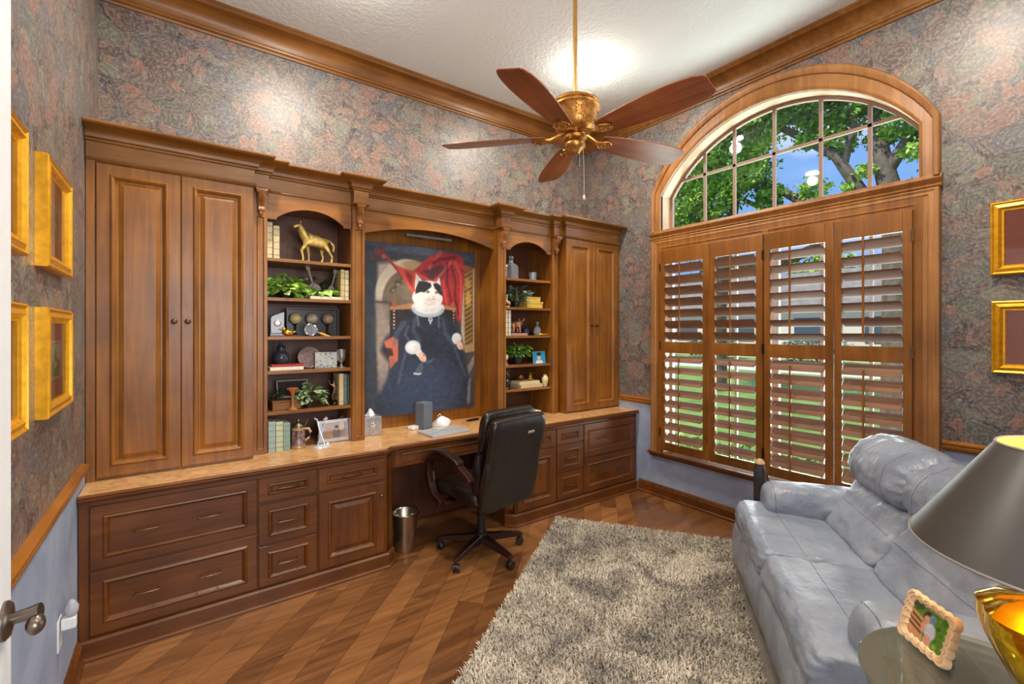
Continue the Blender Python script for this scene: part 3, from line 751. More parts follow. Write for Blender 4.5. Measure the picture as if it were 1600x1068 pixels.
def cat_portrait(U, V):
    A = Art(U, V, (58, 56, 62))
    A.polyg([(0, 0), (1, 0), (1, .055), (0, .04)], (70, 80, 96), soft=.02)
    A.polyg([(.10, .12), (.24, .10), (.22, .62), (.13, .95), (.09, .6)], (176, 160, 144), soft=.03)
    A.ell(.36, .33, .29, .25, (206, 192, 170), soft=.05); A.ell(.37, .34, .235, .20, (120, 104, 84), soft=.06)
    A.polyg([(.0, .33), (.6, .33), (.6, .6), (0, .6)], (104, 92, 84), .55, .03)
    for k in range(6):
        a = 2.6 - k * .32; A.ell(.37 + .17 * math.cos(a), .34 - .145 * math.sin(a), .03, .018, (84, 72, 56), .8, .5, rot=a)
        A.ell(.37 + .175 * math.cos(a) + .01, .345 - .145 * math.sin(a), .012, .008, (168, 146, 108), .7, .6)
    A.polyg([(.08, .335), (.20, .335), (.22, .35), (.22, .365), (.08, .345)], (70, 60, 56), soft=.008)
    A.polyg([(.08, .345), (.19, .345), (.17, .8), (.10, .86)], (150, 132, 120), .7, .03)
    A.ell(.42, .115, .12, .03, (150, 116, 70), .7, .5)
    A.polyg([(0, .02), (.075, .03), (.085, 1), (0, 1)], (48, 56, 66), soft=.03)
    A.polyg([(.86, .08), (1, .1), (1, .66), (.86, .64)], (176, 162, 144), soft=.01)
    A.polyg([(.885, .08), (.985, .09), (.985, .6), (.90, .6)], (122, 88, 44), soft=.012)
    for k in range(16):
        y = .13 + k * .031; A.line([(.90, y + .018), (.93, y + .004), (.975, y - .014)], .0045, (206, 160, 82), .55); A.line([(.90, y + .03), (.94, y + .018), (.975, y + .002)], .004, (66, 46, 26), .5)
    A.ell(.93, .2, .03, .03, (190, 140, 70), .8, .5); A.ell(.935, .3, .028, .05, (216, 168, 80), .7, .6)
    A.polyg([(.86, .60), (1, .59), (1, .64), (.86, .65)], (172, 140, 92), soft=.006)
    A.polyg([(.86, .65), (1, .64), (1, .80), (.90, .80)], (74, 68, 66), soft=.01)
    A.polyg([(.84, .64), (.93, .73), (1, .66), (1, .72), (.94, .79), (.88, .72)], (160, 148, 138), .7, .012)
    # crimson drapery
    red, dk, lt = (164, 42, 44), (92, 22, 30), (214, 92, 74)
    A.line([(.10, .04), (.16, .07), (.24, .13), (.30, .18)], .010, (150, 50, 40)); A.ell(.12, .055, .045, .03, (112, 44, 40), 1, .4)
    A.ell(.06, .09, .03, .02, (84, 50, 48), .8, .5); A.ell(.15, .08, .02, .014, (170, 96, 80), .8, .5)
    A.polyg([(.24, .12), (.40, .15), (.46, .20), (.45, .33), (.40, .28), (.33, .22)], (196, 66, 50), soft=.012)
    A.polyg([(.33, .15), (.39, .17), (.40, .25), (.36, .22)], dk, .6, .02)
    A.polyg([(.40, .15), (.55, .05), (.66, .015), (.86, .02), (.90, .08), (.88, .28), (.86, .46), (.82, .44), (.78, .33), (.74, .37), (.66, .34), (.62, .20), (.50, .20)], red, soft=.012)
    A.polyg([(.50, .14), (.66, .09), (.74, .12), (.66, .18), (.54, .19)], (74, 40, 52), .85, .02)
    for p, c in (([(.42, .16), (.52, .19), (.60, .22)], lt), ([(.60, .20), (.68, .14), (.76, .07)], lt), ([(.55, .12), (.62, .05), (.66, .02)], (200, 80, 84)),
                 ([(.72, .08), (.72, .20), (.76, .32)], dk), ([(.80, .07), (.86, .16), (.86, .30), (.85, .42)], (214, 96, 84)), ([(.76, .10), (.80, .18), (.80, .30), (.83, .40)], dk),
                 ([(.68, .20), (.70, .28), (.72, .35)], (212, 78, 76)), ([(.28, .14), (.35, .22), (.42, .30)], lt), ([(.78, .08), (.86, .09), (.94, .12)], (176, 74, 60)), ([(.58, .09), (.66, .06), (.8, .04)], dk)):
        A.line(p, .012, c, .7)
    # chair back
    A.polyg([(.20, .37), (.80, .37), (.80, .60), (.20, .60)], (36, 32, 38), soft=.008)
    A.polyg([(.20, .365), (.40, .34), (.40, .375), (.20, .385)], (176, 128, 82), soft=.006); A.polyg([(.68, .345), (.81, .36), (.81, .38), (.68, .37)], (176, 128, 82), soft=.006)
    A.polyg([(.21, .365), (.225, .325), (.25, .325), (.262, .365)], (160, 96, 66), soft=.008); A.polyg([(.755, .355), (.77, .325), (.79, .325), (.80, .355)], (160, 96, 66), soft=.008)
    for k in range(6): A.ell(.235, .39 + .02 * k, .008, .006, (214, 166, 120), 1, .5); A.ell(.785, .385 + .02 * k, .008, .006, (214, 166, 120), 1, .5)
    # gown
    A.polyg([(.40, .405), (.66, .395), (.78, .44), (.86, .53), (.88, .60), (.92, .72), (.95, .86), (.93, 1), (.06, 1), (.10, .88), (.20, .76), (.20, .70), (.12, .62), (.16, .55), (.26, .48)], (36, 43, 58), soft=.035)
    A.polyg([(.15, .57), (.22, .54), (.27, .56), (.27, .68), (.20, .73), (.19, .65)], (196, 104, 76), soft=.01); A.polyg([(.14, .60), (.22, .61), (.23, .65), (.17, .66)], (58, 34, 34), .9, .012)
    A.ell(.5, .9, .34, .22, (52, 66, 92), .8, .9); A.ell(.52, .58, .18, .10, (30, 38, 54), .8, .6)
    for p, c, w in (([(.32, .46), (.26, .52), (.24, .58)], (84, 98, 120), .02), ([(.42, .44), (.40, .50), (.46, .57)], (78, 92, 112), .018), ([(.68, .44), (.70, .52), (.80, .60)], (74, 88, 110), .018),
                    ([(.34, .62), (.31, .70), (.27, .82)], (84, 98, 122), .012), ([(.80, .62), (.86, .72), (.91, .80)], (86, 88, 104), .012), ([(.48, .52), (.54, .62), (.60, .56)], (22, 28, 40), .018),
                    ([(.36, .48), (.33, .53), (.37, .57)], (96, 110, 130), .010), ([(.52, .70), (.57, .69), (.59, .68)], (96, 120, 150), .007), ([(.44, .42), (.45, .47)], (120, 134, 150), .012), ([(.64, .42), (.64, .48)], (110, 124, 142), .012)):
        A.line(p, w, c, .55)
    A.polyg([(.93, .84), (.96, .80), (.955, .97), (.92, .98)], (128, 120, 116), .8, .01)
    # sleeves, cuffs, hands
    A.ell(.40, .605, .070, .042, (206, 210, 214), 1, .2); A.ell(.395, .60, .045, .026, (228, 230, 230), .8, .5); A.ell(.45, .635, .045, .026, (214, 208, 204), 1, .3, rot=.7)
    A.ell(.485, .665, .038, .026, (222, 184, 166), 1, .25, rot=.5); A.line([(.48, .67), (.50, .69), (.515, .685)], .008, (206, 160, 144)); A.ell(.50, .655, .012, .008, (170, 110, 96), .8, .5)
    A.polyg([(.475, .69), (.495, .69), (.485, .77), (.405, .765)], (96, 106, 116), .6, .008); A.line([(.41, .762), (.45, .768), (.47, .765)], .006, (206, 208, 204), .9)
    A.ell(.815, .555, .048, .036, (204, 208, 212), 1, .2); A.ell(.845, .595, .036, .026, (218, 180, 162), 1, .25, rot=.8)
    for k in range(3): A.line([(.845 + .016 * k, .605), (.85 + .014 * k, .622)], .006, (204, 158, 142))
    # ruff and head
    A.ell(.54, .372, .152, .052, (188, 194, 202), 1, .10); A.ell(.54, .362, .148, .044, (224, 226, 228), 1, .2)
    for k in range(30):
        a = PI * k / 29; A.line([(.54 + .15 * math.cos(a), .372 + .05 * math.sin(a)), (.54 + .125 * math.cos(a), .368 + .036 * math.sin(a))], .0035, (156, 164, 176), .6)
    A.polyg([(.415, .26), (.425, .16), (.50, .215)], (226, 222, 220), soft=.006); A.polyg([(.425, .24), (.435, .175), (.475, .22)], (206, 160, 146), .35, .012)
    A.polyg([(.60, .215), (.645, .172), (.672, .26)], (222, 218, 216), soft=.006); A.polyg([(.66, .20), (.645, .175), (.68, .25)], (40, 36, 40), .9, .006)
    A.ell(.535, .305, .142, .066, (236, 230, 222), 1, .08); A.ell(.54, .255, .115, .055, (236, 230, 222), 1, .08)
    A.polyg([(.425, .25), (.455, .205), (.52, .205), (.565, .215), (.57, .235), (.545, .25), (.52, .262), (.505, .272), (.47, .27), (.42, .285)], (34, 32, 36), soft=.008)
    A.polyg([(.585, .215), (.62, .21), (.66, .225), (.672, .262), (.675, .29), (.64, .275), (.62, .255), (.60, .245)], (34, 32, 36), soft=.008)
    for ex in (.535, .618): A.ell(ex, .268, .017, .0085, (40, 36, 30), 1, .3); A.ell(ex, .268, .012, .0065, (176, 178, 110), 1, .3); A.ell(ex, .268, .005, .006, (16, 16, 16), 1, .3); A.ell(ex - .004, .265, .003, .002, (250, 250, 250), 1, .5)
    A.polyg([(.578, .292), (.602, .292), (.590, .300)], (206, 150, 140), soft=.004); A.line([(.59, .30), (.59, .308), (.575, .314)], .0025, (120, 90, 84), .8); A.line([(.59, .308), (.604, .313)], .0025, (120, 90, 84), .8)
    A.ell(.545, .318, .05, .014, (196, 180, 170), .5, .8); A.line([(.50, .335), (.55, .345), (.60, .335)], .008, (206, 196, 188), .6)
    A.ell(.56, .438, .020, .014, (204, 204, 206), 1, .25); A.ell(.56, .436, .009, .007, (90, 70, 60), 1, .4); A.ell(.56, .458, .006, .007, (220, 220, 220), 1, .4)
    return A.grain(5, 3)
t = thing('portrait_painting', 'large canvas portrait of a black and white cat in a white ruff and dark gown', 'painting', (1.635, 3.462, .868))
M().box(-.482, .482, .001, .022, 0, 1.345).build('stretcher', simple('canvas_edge', (70, 66, 64), .8), t)
picture('canvas', .964, 1.345, 190, 290, cat_portrait, t, mat=VCC)

def print_art(seed):
    def f(U, V):
        A = Art(U, V, (150, 160, 150)); r = random.Random(seed)
        A.polyg([(0, 0), (1, 0), (1, .45), (0, .5)], (176, 172, 150), soft=.1); A.polyg([(0, .55), (1, .5), (1, 1), (0, 1)], (96, 110, 82), soft=.1)
        for k in range(7): A.ell(r.random(), .35 + .3 * r.random(), .06 + .1 * r.random(), .1 + .12 * r.random(), (70 + r.randint(0, 40), 86 + r.randint(0, 30), 70), .8, .6)
        A.ell(.5, .65, .16, .10, (206, 200, 190), .9, .4); A.ell(.38, .52, .05, .08, (196, 170, 150), .9, .4)
        return A.grain(8, seed)
    return f
MATBOARD = simple('dusty_rose_mat_board', (172, 104, 88), .8, var=.04); FILLET = simple('tan_mat_board', (196, 160, 120), .7)
GFR = [(0, 0), (0, -.030), (.006, -.034), (.014, -.028), (.020, -.030), (.030, -.034), (.038, -.026), (.042, -.020), (.050, -.020), (.054, -.012)]
def gilt_picture(label, loc, rz, seed, w=.66, h=.39):
    t = thing('framed_print', label, 'picture', loc, rz, group='gold framed prints on the papered walls')
    m = M(); vs = []
    for ins, y in GFR: vs.append([(-w / 2 + ins, y, ins), (w / 2 - ins, y, ins), (w / 2 - ins, y, h - ins), (-w / 2 + ins, y, h - ins)])
    m.loft(vs, closed=True, cap=False); m.build('frame', GOLD, t)
    M().box(-w / 2 + .05, w / 2 - .05, -.012, -.002, .05, h - .05).build('mat_board', MATBOARD, t)
    M().panel(-w * .2, w * .2, h * .31, h * .69, [(0, -.012), (0, -.0165), (.006, -.018), (.010, -.014)]).build('fillet', FILLET, t)
    picture('print', w * .4 - .02, h * .38 - .02, 40, 26, print_art(seed), t, y=-.0155, z0=h * .31 + .01)
    M().quad((-w / 2 + .05, -.0205, .05), (w / 2 - .05, -.0205, .05), (w / 2 - .05, -.0205, h - .05), (-w / 2 + .05, -.0205, h - .05)).build('glazing', PANE, t)
R90 = PI / 2
gilt_picture('gold framed print, upper of the pair nearest the tall cabinet on the left wall', (XL, 2.318, 1.742), R90, 1, .425, .370)
gilt_picture('gold framed print, lower of the pair nearest the tall cabinet on the left wall', (XL, 2.322, 1.242), R90, 2, .435, .366)
gilt_picture('gold framed print half hidden by the open door, upper one', (XL, 1.640, 1.740), R90, 3, .425, .355)
gilt_picture('gold framed print half hidden by the open door, lower one', (XL, 1.640, 1.248), R90, 4, .425, .358)
gilt_picture('gold framed print right of the window, upper one', (XR, .272, 1.834), -R90, 5, .43, .392)
gilt_picture('gold framed print right of the window, lower one', (XR, .268, 1.303), -R90, 6, .43, .388)
# outlet with a plug-in air freshener
t = thing('wall_outlet', 'white outlet plate low on the blue left wall', 'outlet', (XL, 2.47, .30), R90)
M().box(-.036, .036, -.006, -.0005, 0, .118).build('plate', WHITE, t, bevel=.002)
t = thing('plug_in_freshener', 'clear and white plug-in air freshener in the outlet on the left wall', 'air freshener', (XL + .008, 2.47, .372), R90)
M().box(-.018, .018, -.045, -.001, 0, .045).build('plug_body', WHITE, t, bevel=.006)
M().lathe([(.012, 0), (.020, .01), (.022, .035), (.012, .055), (.006, .062)], (0, -.03, .046), 14).build('bottle', simple('frosted_oil_bottle', (214, 218, 222), .2, **{'Transmission Weight': .5}), t, smooth=True)

# ================================================================== shelf things
def book(label, x, y, z, t, h, d, col, flat=False, rz=0.0, group=None, bands=None, tilt=0.0):
    """upright: spine towards the room, thickness along x; flat: lying, thickness up"""
    mat = loc_z(x, y, z, rz)
    if flat: mat = mat @ Matrix.Translation((-h / 2, 0, t)) @ Matrix.Rotation(PI / 2, 4, 'Y')
    elif tilt: mat = mat @ Matrix.Rotation(tilt, 4, 'Y')
    o = thing('book', label, 'book', mat=mat, group=group)
    m = M(); c = .0022
    m.box(0, t, 0, c * 1.4, 0, h); m.box(0, c, 0, d, 0, h); m.box(t - c, t, 0, d, 0, h)
    m.build('cover', simple('book_cloth_%d_%d_%d' % col, col, .6, var=.10, scale=60), o, bevel=.0012)
    M().box(c, t - c, c * 1.5, d - .003, .003, h - .003).build('pages', CREAM, o)
    if bands:
        m = M()
        for f in (.12, .3, .5, .7, .88): m.box(.001, t - .001, -.0008, .001, h * f, h * f + .004)
        m.build('spine_bands', simple('spine_band', bands, .5), o)
    return o
def skin(name, nodes, edges, mat, parent=None, sub=2):
    me = bpy.data.meshes.new(name); me.from_pydata([n[0] for n in nodes], edges, []); me.materials.append(mat)
    o = bpy.data.objects.new(name, me); COL.objects.link(o)
    if parent is not None: o.parent = parent
    o.modifiers.new('skin', 'SKIN').use_smooth_shade = True
    for i, n in enumerate(nodes):
        sv = me.skin_vertices[0].data[i]; r = n[1]; sv.radius = (r, r) if not isinstance(r, tuple) else r; sv.use_root = (i == 0)
    s = o.modifiers.new('sub', 'SUBSURF'); s.levels = s.render_levels = sub
    return o
def quadruped(s, mat, parent, name='body', horse=True):
    """facing -x, feet on z = 0, s = shoulder height"""
    N = [((0, 0, .80), .19), ((-.20, 0, .82), .185), ((.24, 0, .80), .18), ((.40, 0, .79), .13),
         ((-.34, 0, .98), .15), ((-.42, 0, 1.16), .12), ((-.45, 0, 1.28), .09), ((-.56, 0, 1.24), .068), ((-.66, 0, 1.18), .048),
         ((-.20, .09, .60), .085), ((-.14, .10, .36), .050), ((-.14, .10, .12), .036), ((-.17, .10, .02), .050),
         ((-.26, -.09, .60), .085), ((-.42, -.10, .42), .050), ((-.36, -.10, .16), .036), ((-.38, -.10, .02), .050),
         ((.34, .09, .58), .105), ((.28, .10, .40), .056), ((.34, .10, .24), .038), ((.27, .10, .02), .050),
         ((.38, -.09, .60), .105), ((.50, -.10, .42), .056), ((.60, -.10, .26), .038), ((.56, -.10, .02), .050),
         ((.54, 0, .84), .040), ((.68, 0, .68), .055), ((.66, 0, .46), .040)]
    E_ = [(0, 1), (0, 2), (2, 3), (1, 4), (4, 5), (5, 6), (6, 7), (7, 8), (1, 9), (9, 10), (10, 11), (11, 12), (1, 13), (13, 14), (14, 15), (15, 16),
          (2, 17), (17, 18), (18, 19), (19, 20), (2, 21), (21, 22), (22, 23), (23, 24), (3, 25), (25, 26), (26, 27)]
    b = skin(name, [((p[0] * s, p[1] * s, p[2] * s), r * s) for p, r in N], E_, mat, parent)
    m = M()
    for sy in (-1, 1): m.lathe([(.022 * s, 0), (.018 * s, .05 * s), (.001, .10 * s)], (-.425 * s, sy * .045 * s, 1.34 * s), 8)
    m.build('ears', mat, parent, smooth=True); return b
LEAFM = {}
def leaf_mat(name, a, b, c):
    t = NT(name); n = t.noise(t.coord(), 28, 2)
    t.set(t.ramp(n, [(.32, srgb(*a)), (.5, srgb(*b)), (.68, srgb(*c))]), .4); return t.m
L_LIME = leaf_mat('variegated_lime_leaf', (70, 128, 40), (140, 190, 60), (220, 232, 150))
L_DARK = leaf_mat('dark_green_leaf', (24, 52, 26), (44, 82, 40), (78, 118, 60))
L_SAGE = leaf_mat('sage_cream_leaf', (70, 106, 60), (132, 160, 104), (212, 220, 180))
L_DUST = leaf_mat('dusty_olive_leaf', (52, 74, 56), (92, 118, 96), (150, 168, 150))
L_FERN = leaf_mat('bright_fern_leaf', (52, 110, 34), (98, 156, 52), (166, 204, 90))
def foliage(n, rx, ry, h, leaf, seed, droop=.3, wide=.55, cz=.0):
    """(mesh collector of n bent leaves, mesh collector of stems) around a crown"""
    r = random.Random(seed); m = M(); st = M()
    for k in range(n):
        a = r.uniform(0, 2 * PI); q = math.sqrt(r.random()); zz = r.random()
        p = Vector((rx * q * math.cos(a), ry * q * math.sin(a), cz + h * zz * (1.1 - .5 * q)))
        out = Vector((math.cos(a), math.sin(a) - .5, r.uniform(-.5, .9) - droop)).normalized()
        L = leaf * r.uniform(.7, 1.25); W = L * wide * .5
        side = out.cross(Vector((0, 0, 1))); side = side.normalized() if side.length > .01 else Vector((1, 0, 0))
        side = (Matrix.Rotation(r.uniform(-.9, .9), 3, out) @ side); nrm = side.cross(out).normalized()
        P = lambda f, w, b: p + out * L * f + side * W * w + nrm * L * b
        pts = [P(0, 0, 0), P(.28, -.9, .06), P(.6, -.85, .05), P(1, 0, -.10), P(.6, .85, .05), P(.28, .9, .06), P(.3, 0, .0), P(.62, 0, -.01)]
        m._add(pts, [(0, 1, 6), (1, 2, 7, 6), (2, 3, 7), (3, 4, 7), (4, 5, 6, 7), (5, 0, 6)])
        if k % 3 == 0: st.tube([(0, 0, cz * .6), (p.x * .6, p.y * .6, p.z * .9), tuple(p)], .0012, 4)
    return m, st
STEM = simple('plant_stem', (88, 104, 56), .6)
def plant(label, x, y, z, n, rx, ry, h, leaf, mat, seed, pot=None, **kw):
    t = thing('potted_plant', label, 'plant', (x, y, z))
    cz = kw.pop('cz', .05)
    m, st = foliage(n, rx, ry, h, leaf, seed, cz=cz, **kw)
    m.build('foliage', mat, t, smooth=True); st.build('stems', STEM, t)
    r, ph, col = pot or (.035, .055, (40, 36, 34))
    M().lathe([(r * .7, 0), (r * .95, ph * .6), (r, ph), (r * .9, ph), (r * .8, ph * .8)], seg=18).build('pot', simple('planter_%d' % col[0], col, .5), t, smooth=True)
    return t
CR1 = (214, 200, 160); GC = 'cream books of the left bookcase'
# -- left bookcase, top shelf (z 1.99)
book('tall cream book at the far left of the top shelf beside the gold horse', .462, 3.28, 1.9905, .034, .235, .15, CR1, group=GC, bands=(150, 130, 90))
book('shorter cream book leaning next to the gold horse on the top shelf', .499, 3.27, 1.9905, .036, .215, .15, (204, 188, 142), group=GC, bands=(140, 120, 80))
t = thing('horse_figurine', 'gold horse figurine on the top shelf of the left bookcase', 'figurine', (.755, 3.33, 1.991), 0.0)
quadruped(.195, simple('weathered_gold_leaf', (196, 168, 92), .4, .35, var=.35, scale=60), t)
# -- second shelf (z 1.742)
plant('bright variegated lime pothos spilling over the second shelf left side', .575, 3.31, 1.7425, 75, .10, .06, .12, .075, L_LIME, 3, cz=.04, droop=.45, wide=.75)
plant('dark green trailing plant behind the metal guitars on the second shelf', .80, 3.42, 1.7425, 60, .16, .06, .14, .06, L_DARK, 5, cz=.05)
plant('small lime leafed plant in front of the metal guitar on the second shelf', .80, 3.30, 1.762, 26, .08, .03, .04, .07, L_LIME, 8, cz=.02, pot=(.03, .03, (150, 150, 140)), droop=.5, wide=.7)
def guitar(label, x, y, z, h, rz, thin):
    t = thing('guitar_figurine', label, 'figurine', mat=loc_z(x, y, z, 0) @ Matrix.Rotation(rz, 4, 'Y'))
    S_ = simple('dark_wrought_metal', (112, 98, 92), .4, .7)
    m = M(); R = Matrix.Rotation(PI / 2, 4, 'X')
    w = h * (.17 if not thin else .10)
    pts = [(w * (1 if not thin else .9) * (math.sin(a) * (1 - .22 * math.cos(2 * a) - .12 * math.cos(a))), h * .24 - h * .22 * math.cos(a)) for a in [2 * PI * i / 24 for i in range(24)]]
    m.prism(pts, -.012, .012, 'y'); m.build('soundbox', S_, t, bevel=.002)
    m = M(); m.box(-.006, .006, -.014, -.002, h * .38, h * .88); m.build('neck', S_, t)
    m = M(); m.box(-.012, .012, -.014, -.002, h * .88, h)
    for k in range(3): m.tube([(-.022, -.008, h * (.9 + .035 * k)), (.022, -.008, h * (.9 + .035 * k))], .002, 6)
    m.build('peg_head', S_, t); m = M()
    for k in range(4): m.tube([(-.004 + .0026 * k, -.0165, h * .2), (-.004 + .0026 * k, -.0165, h * .9)], .0006, 4)
    m.box(-.014, .014, -.018, -.012, h * .16, h * .19); m.build('strings', simple('pale_wire', (196, 190, 180), .3, .8), t)
guitar('dark metal acoustic guitar figurine leaning left on the second shelf', .775, 3.345, 1.764, .215, -.28, False)
guitar('slim dark metal violin figurine leaning right on the second shelf', .858, 3.345, 1.764, .20, .22, True)
book('cream book lying flat under the violin figurine', .815, 3.235, 1.7425, .020, .205, .13, (226, 214, 184), flat=True)
book('tall cream book at the right end of the second shelf, left one', .912, 3.25, 1.7425, .026, .212, .15, (206, 184, 128), group=GC, bands=(160, 130, 80))
book('tall cream book at the right end of the second shelf, against the side', .940, 3.25, 1.7425, .027, .208, .15, (216, 200, 156), group=GC, bands=(160, 130, 80))
# -- third shelf (z 1.496)
t = thing('crystal_clock', 'slanted crystal desk clock at the left of the third shelf', 'clock', (.532, 3.33, 1.4965), -.1)
M().prism([(-.042, 0), (.042, 0), (.042, .165), (-.030, .135), (-.042, .12)], -.02, .02, 'y').build('crystal_block', simple('smoky_crystal', (120, 128, 136), .05, var=.05, **{'Transmission Weight': .8}), t, bevel=.004)
M().lathe([(.022, 0), (.022, .004), (.017, .006)], mat=Matrix.Translation((0, -.021, .085)) @ Matrix.Rotation(PI / 2, 4, 'X')).build('dial', simple('silver_dial', (200, 200, 205), .25, .8), t, smooth=True)
M().box(-.045, .045, -.03, .03, 0, .022).build('base', simple('black_lacquer', (26, 24, 26), .2), t, bevel=.003)
t = thing('shadow_box', 'black shadow box holding three round balls on the third shelf', 'display case', (.765, 3.40, 1.497))
m = M(); m.box(-.17, .17, .02, .03, 0, .19); m.box(-.17, .17, -.03, .02, 0, .008); m.box(-.17, .17, -.03, .02, .182, .19); m.box(-.17, -.162, -.03, .02, .008, .182); m.box(.162, .17, -.03, .02, .008, .182)
m.build('case', simple('black_frame_box', (34, 28, 28), .3), t)
for bx, cc, lb in ((.652, (196, 178, 120), 'plain yellow ivory ball, left in the shadow box'), (.757, (176, 166, 146), 'marbled grey and cream ball, middle of the shadow box'), (.862, (150, 130, 104), 'carved speckled ball, right in the shadow box')):
    o = M().ball((0, 0, 0), .040, 20, 14).build('display_ball', simple('ball_%d' % cc[0], cc, .35, var=.45 if cc[0] != 196 else .1, scale=70 if cc[0] == 150 else 25, bump=.3), smooth=True)
    o.location = (bx, 3.386, 1.617); tag(o, lb, 'ball', 'display balls in the shadow box')
    o = M().lathe([(.016, 0), (.018, .003), (.005, .012), (.005, .062), (.014, .0735)], seg=14).build('ball_stand', simple('black_lacquer', (26, 24, 26), .2), smooth=True)
    o.location = (bx, 3.386, 1.5055); tag(o, 'little black stand under the ' + lb.split(',')[0], 'stand')
t = thing('duck_figurine', 'small brass duck at the front of the third shelf', 'figurine', (.585, 3.265, 1.497), .1)
GB = simple('yellow_brass', (206, 158, 62), .25, .9)
M().ball((0, 0, .022), .022, 14, 9, (1.5, .85, .95)).build('body', GB, t, smooth=True)
M().ball((-.026, 0, .045), .012, 12, 8).lathe([(.006, 0), (.004, .012), (.001, .016)], mat=Matrix.Translation((-.036, 0, .045)) @ Matrix.Rotation(-PI / 2, 4, 'Y')).build('head', GB, t, smooth=True)
M().lathe([(.010, 0), (.006, .014), (.001, .022)], mat=Matrix.Translation((.028, 0, .024)) @ Matrix.Rotation(1.1, 4, 'Y')).build('tail', GB, t, smooth=True)
t = thing('magnifying_glass', 'silver magnifying glass with a yellow handle propped on the third shelf', 'magnifying glass', mat=Matrix.Translation((.722, 3.262, 1.539)) @ Matrix.Rotation(-.22, 4, 'X') @ Matrix.Rotation(.35, 4, 'Y'))
pts = [(.038 * math.cos(a), 0, .038 * math.sin(a)) for a in [2 * PI * i / 28 for i in range(29)]]
M().tube(pts, .0035, 8, cap=False).tube([(.038, 0, 0), (.062, 0, -.002)], .003, 8).build('rim', simple('chrome', (214, 214, 216), .12, 1.0), t, smooth=True)
M().lathe([(.036, -.002), (.036, .002)], seg=28, mat=Matrix.Rotation(PI / 2, 4, 'X')).build('lens', CRYSTAL, t)
M().tube([(.062, 0, -.002), (.075, 0, -.003), (.13, 0, -.006)], [.005, .009, .007], 10).build('grip', simple('amber_handle', (212, 158, 60), .35), t, smooth=True)
# -- fourth shelf (z 1.278)
book('white book lying flat at the bottom left of the fourth shelf', .575, 3.24, 1.2785, .022, .20, .15, (226, 216, 196), flat=True, rz=.06)
book('red book lying on the white book on the fourth shelf', .580, 3.245, 1.301, .016, .19, .14, (160, 44, 34), flat=True, rz=.0)
t = thing('gourd_vase', 'dark glazed gourd vase on the red book', 'vase', (.552, 3.32, 1.3175))
M().lathe([(.030, 0), (.046, .015), (.052, .040), (.042, .068), (.024, .084), (.026, .100), (.024, .114), (.012, .126), (.010, .140), (.012, .142)], seg=24).build('body', simple('slate_glaze', (52, 58, 66), .2, var=.4, scale=14), t, smooth=True)
t = thing('decorative_plate', 'round silver rimmed openwork plate standing on the fourth shelf', 'plate', mat=Matrix.Translation((.728, 3.33, 1.352)) @ Matrix.Rotation(-.2, 4, 'X'))
SILV = simple('tarnished_silver', (186, 184, 182), .28, .85, var=.25, scale=50)
m = M(); m.tube([(.068 * math.cos(a), 0, .068 * math.sin(a)) for a in [2 * PI * i / 36 for i in range(37)]], .0045, 8, cap=False)
for i in range(24):
    a = 2 * PI * i / 24; m.ball((.073 * math.cos(a), 0, .073 * math.sin(a)), .004, 8, 5)
m.build('rim', SILV, t, smooth=True)
M().lathe([(.065, 0), (.05, .006), (.001, .008)], seg=32, mat=Matrix.Rotation(-PI / 2, 4, 'X')).build('plate_face', simple('brown_silver_plate', (126, 104, 96), .3, .5, var=.4, scale=60), t, smooth=True)
def village(U, V):
    A = Art(U, V, (198, 204, 202)); r = random.Random(4)
    for k in range(34): A.ell(r.random(), r.random(), .05, .05, r.choice([(96, 128, 150), (220, 214, 190), (170, 150, 120), (120, 140, 110), (60, 84, 120), (210, 180, 130)]), .8, .4)
    return A.grain(10, 4)
t = thing('ceramic_plaque', 'small blue and cream painted tile standing on the fourth shelf', 'tile', (.826, 3.285, 1.2785), .02)
M().box(-.072, .072, .001, .016, 0, .108).build('tile_body', CREAM, t, bevel=.002); picture('painted_face', .142, .106, 36, 28, village, t, z0=.001)
t = thing('goblet', 'chased silver goblet at the right end of the fourth shelf', 'cup', (.925, 3.28, 1.2785))
M().lathe([(.028, 0), (.028, .004), (.010, .012), (.007, .028), (.012, .038), (.026, .050), (.031, .075), (.031, .110), (.034, .124), (.031, .124), (.027, .08), (.01, .05)], seg=24).build('cup', SILV, t, smooth=True)
# -- fifth shelf (z 1.022)
t = thing('wooden_box', 'low carved wooden box at the left of the fifth shelf', 'box', (.575, 3.31, 1.0225), .04)
M().box(-.085, .085, -.05, .05, 0, .050).build('body', W_X, t, bevel=.002); M().box(-.088, .088, -.053, .053, .051, .060).build('lid', W_Z, t, bevel=.002)
t = thing('candle_holder', 'turned copper coloured pedestal standing behind the leafy plant on the fifth shelf', 'candle holder', (.605, 3.235, 1.0225))
M().lathe([(.030, 0), (.030, .006), (.012, .020), (.009, .07), (.012, .10), (.020, .118), (.034, .130), (.036, .138), (.030, .142), (.001, .144)], seg=20).build('stem', simple('copper_wood', (176, 112, 62), .3, .4), t, smooth=True)
t = thing('leaning_frame', 'open frame with pale edge leaning at the back of the fifth shelf', 'picture', mat=Matrix.Translation((.64, 3.38, 1.085)) @ Matrix.Rotation(-.45, 4, 'X'))
m = M(); m.box(-.10, .10, 0, .010, .116, .124); m.box(-.10, -.092, 0, .01, 0, .124); m.box(.092, .10, 0, .01, 0, .124); m.box(-.1, .1, 0, .01, 0, .008); m.build('frame', simple('pale_frame', (170, 160, 146), .4), t)
M().box(-.092, .092, .003, .008, .008, .116).build('backing', simple('dark_backing', (46, 38, 34), .6), t)
plant('cream edged leafy plant in the middle of the fifth shelf', .715, 3.29, 1.0225, 90, .095, .055, .13, .045, L_SAGE, 11, cz=.035, droop=.4, wide=.7)
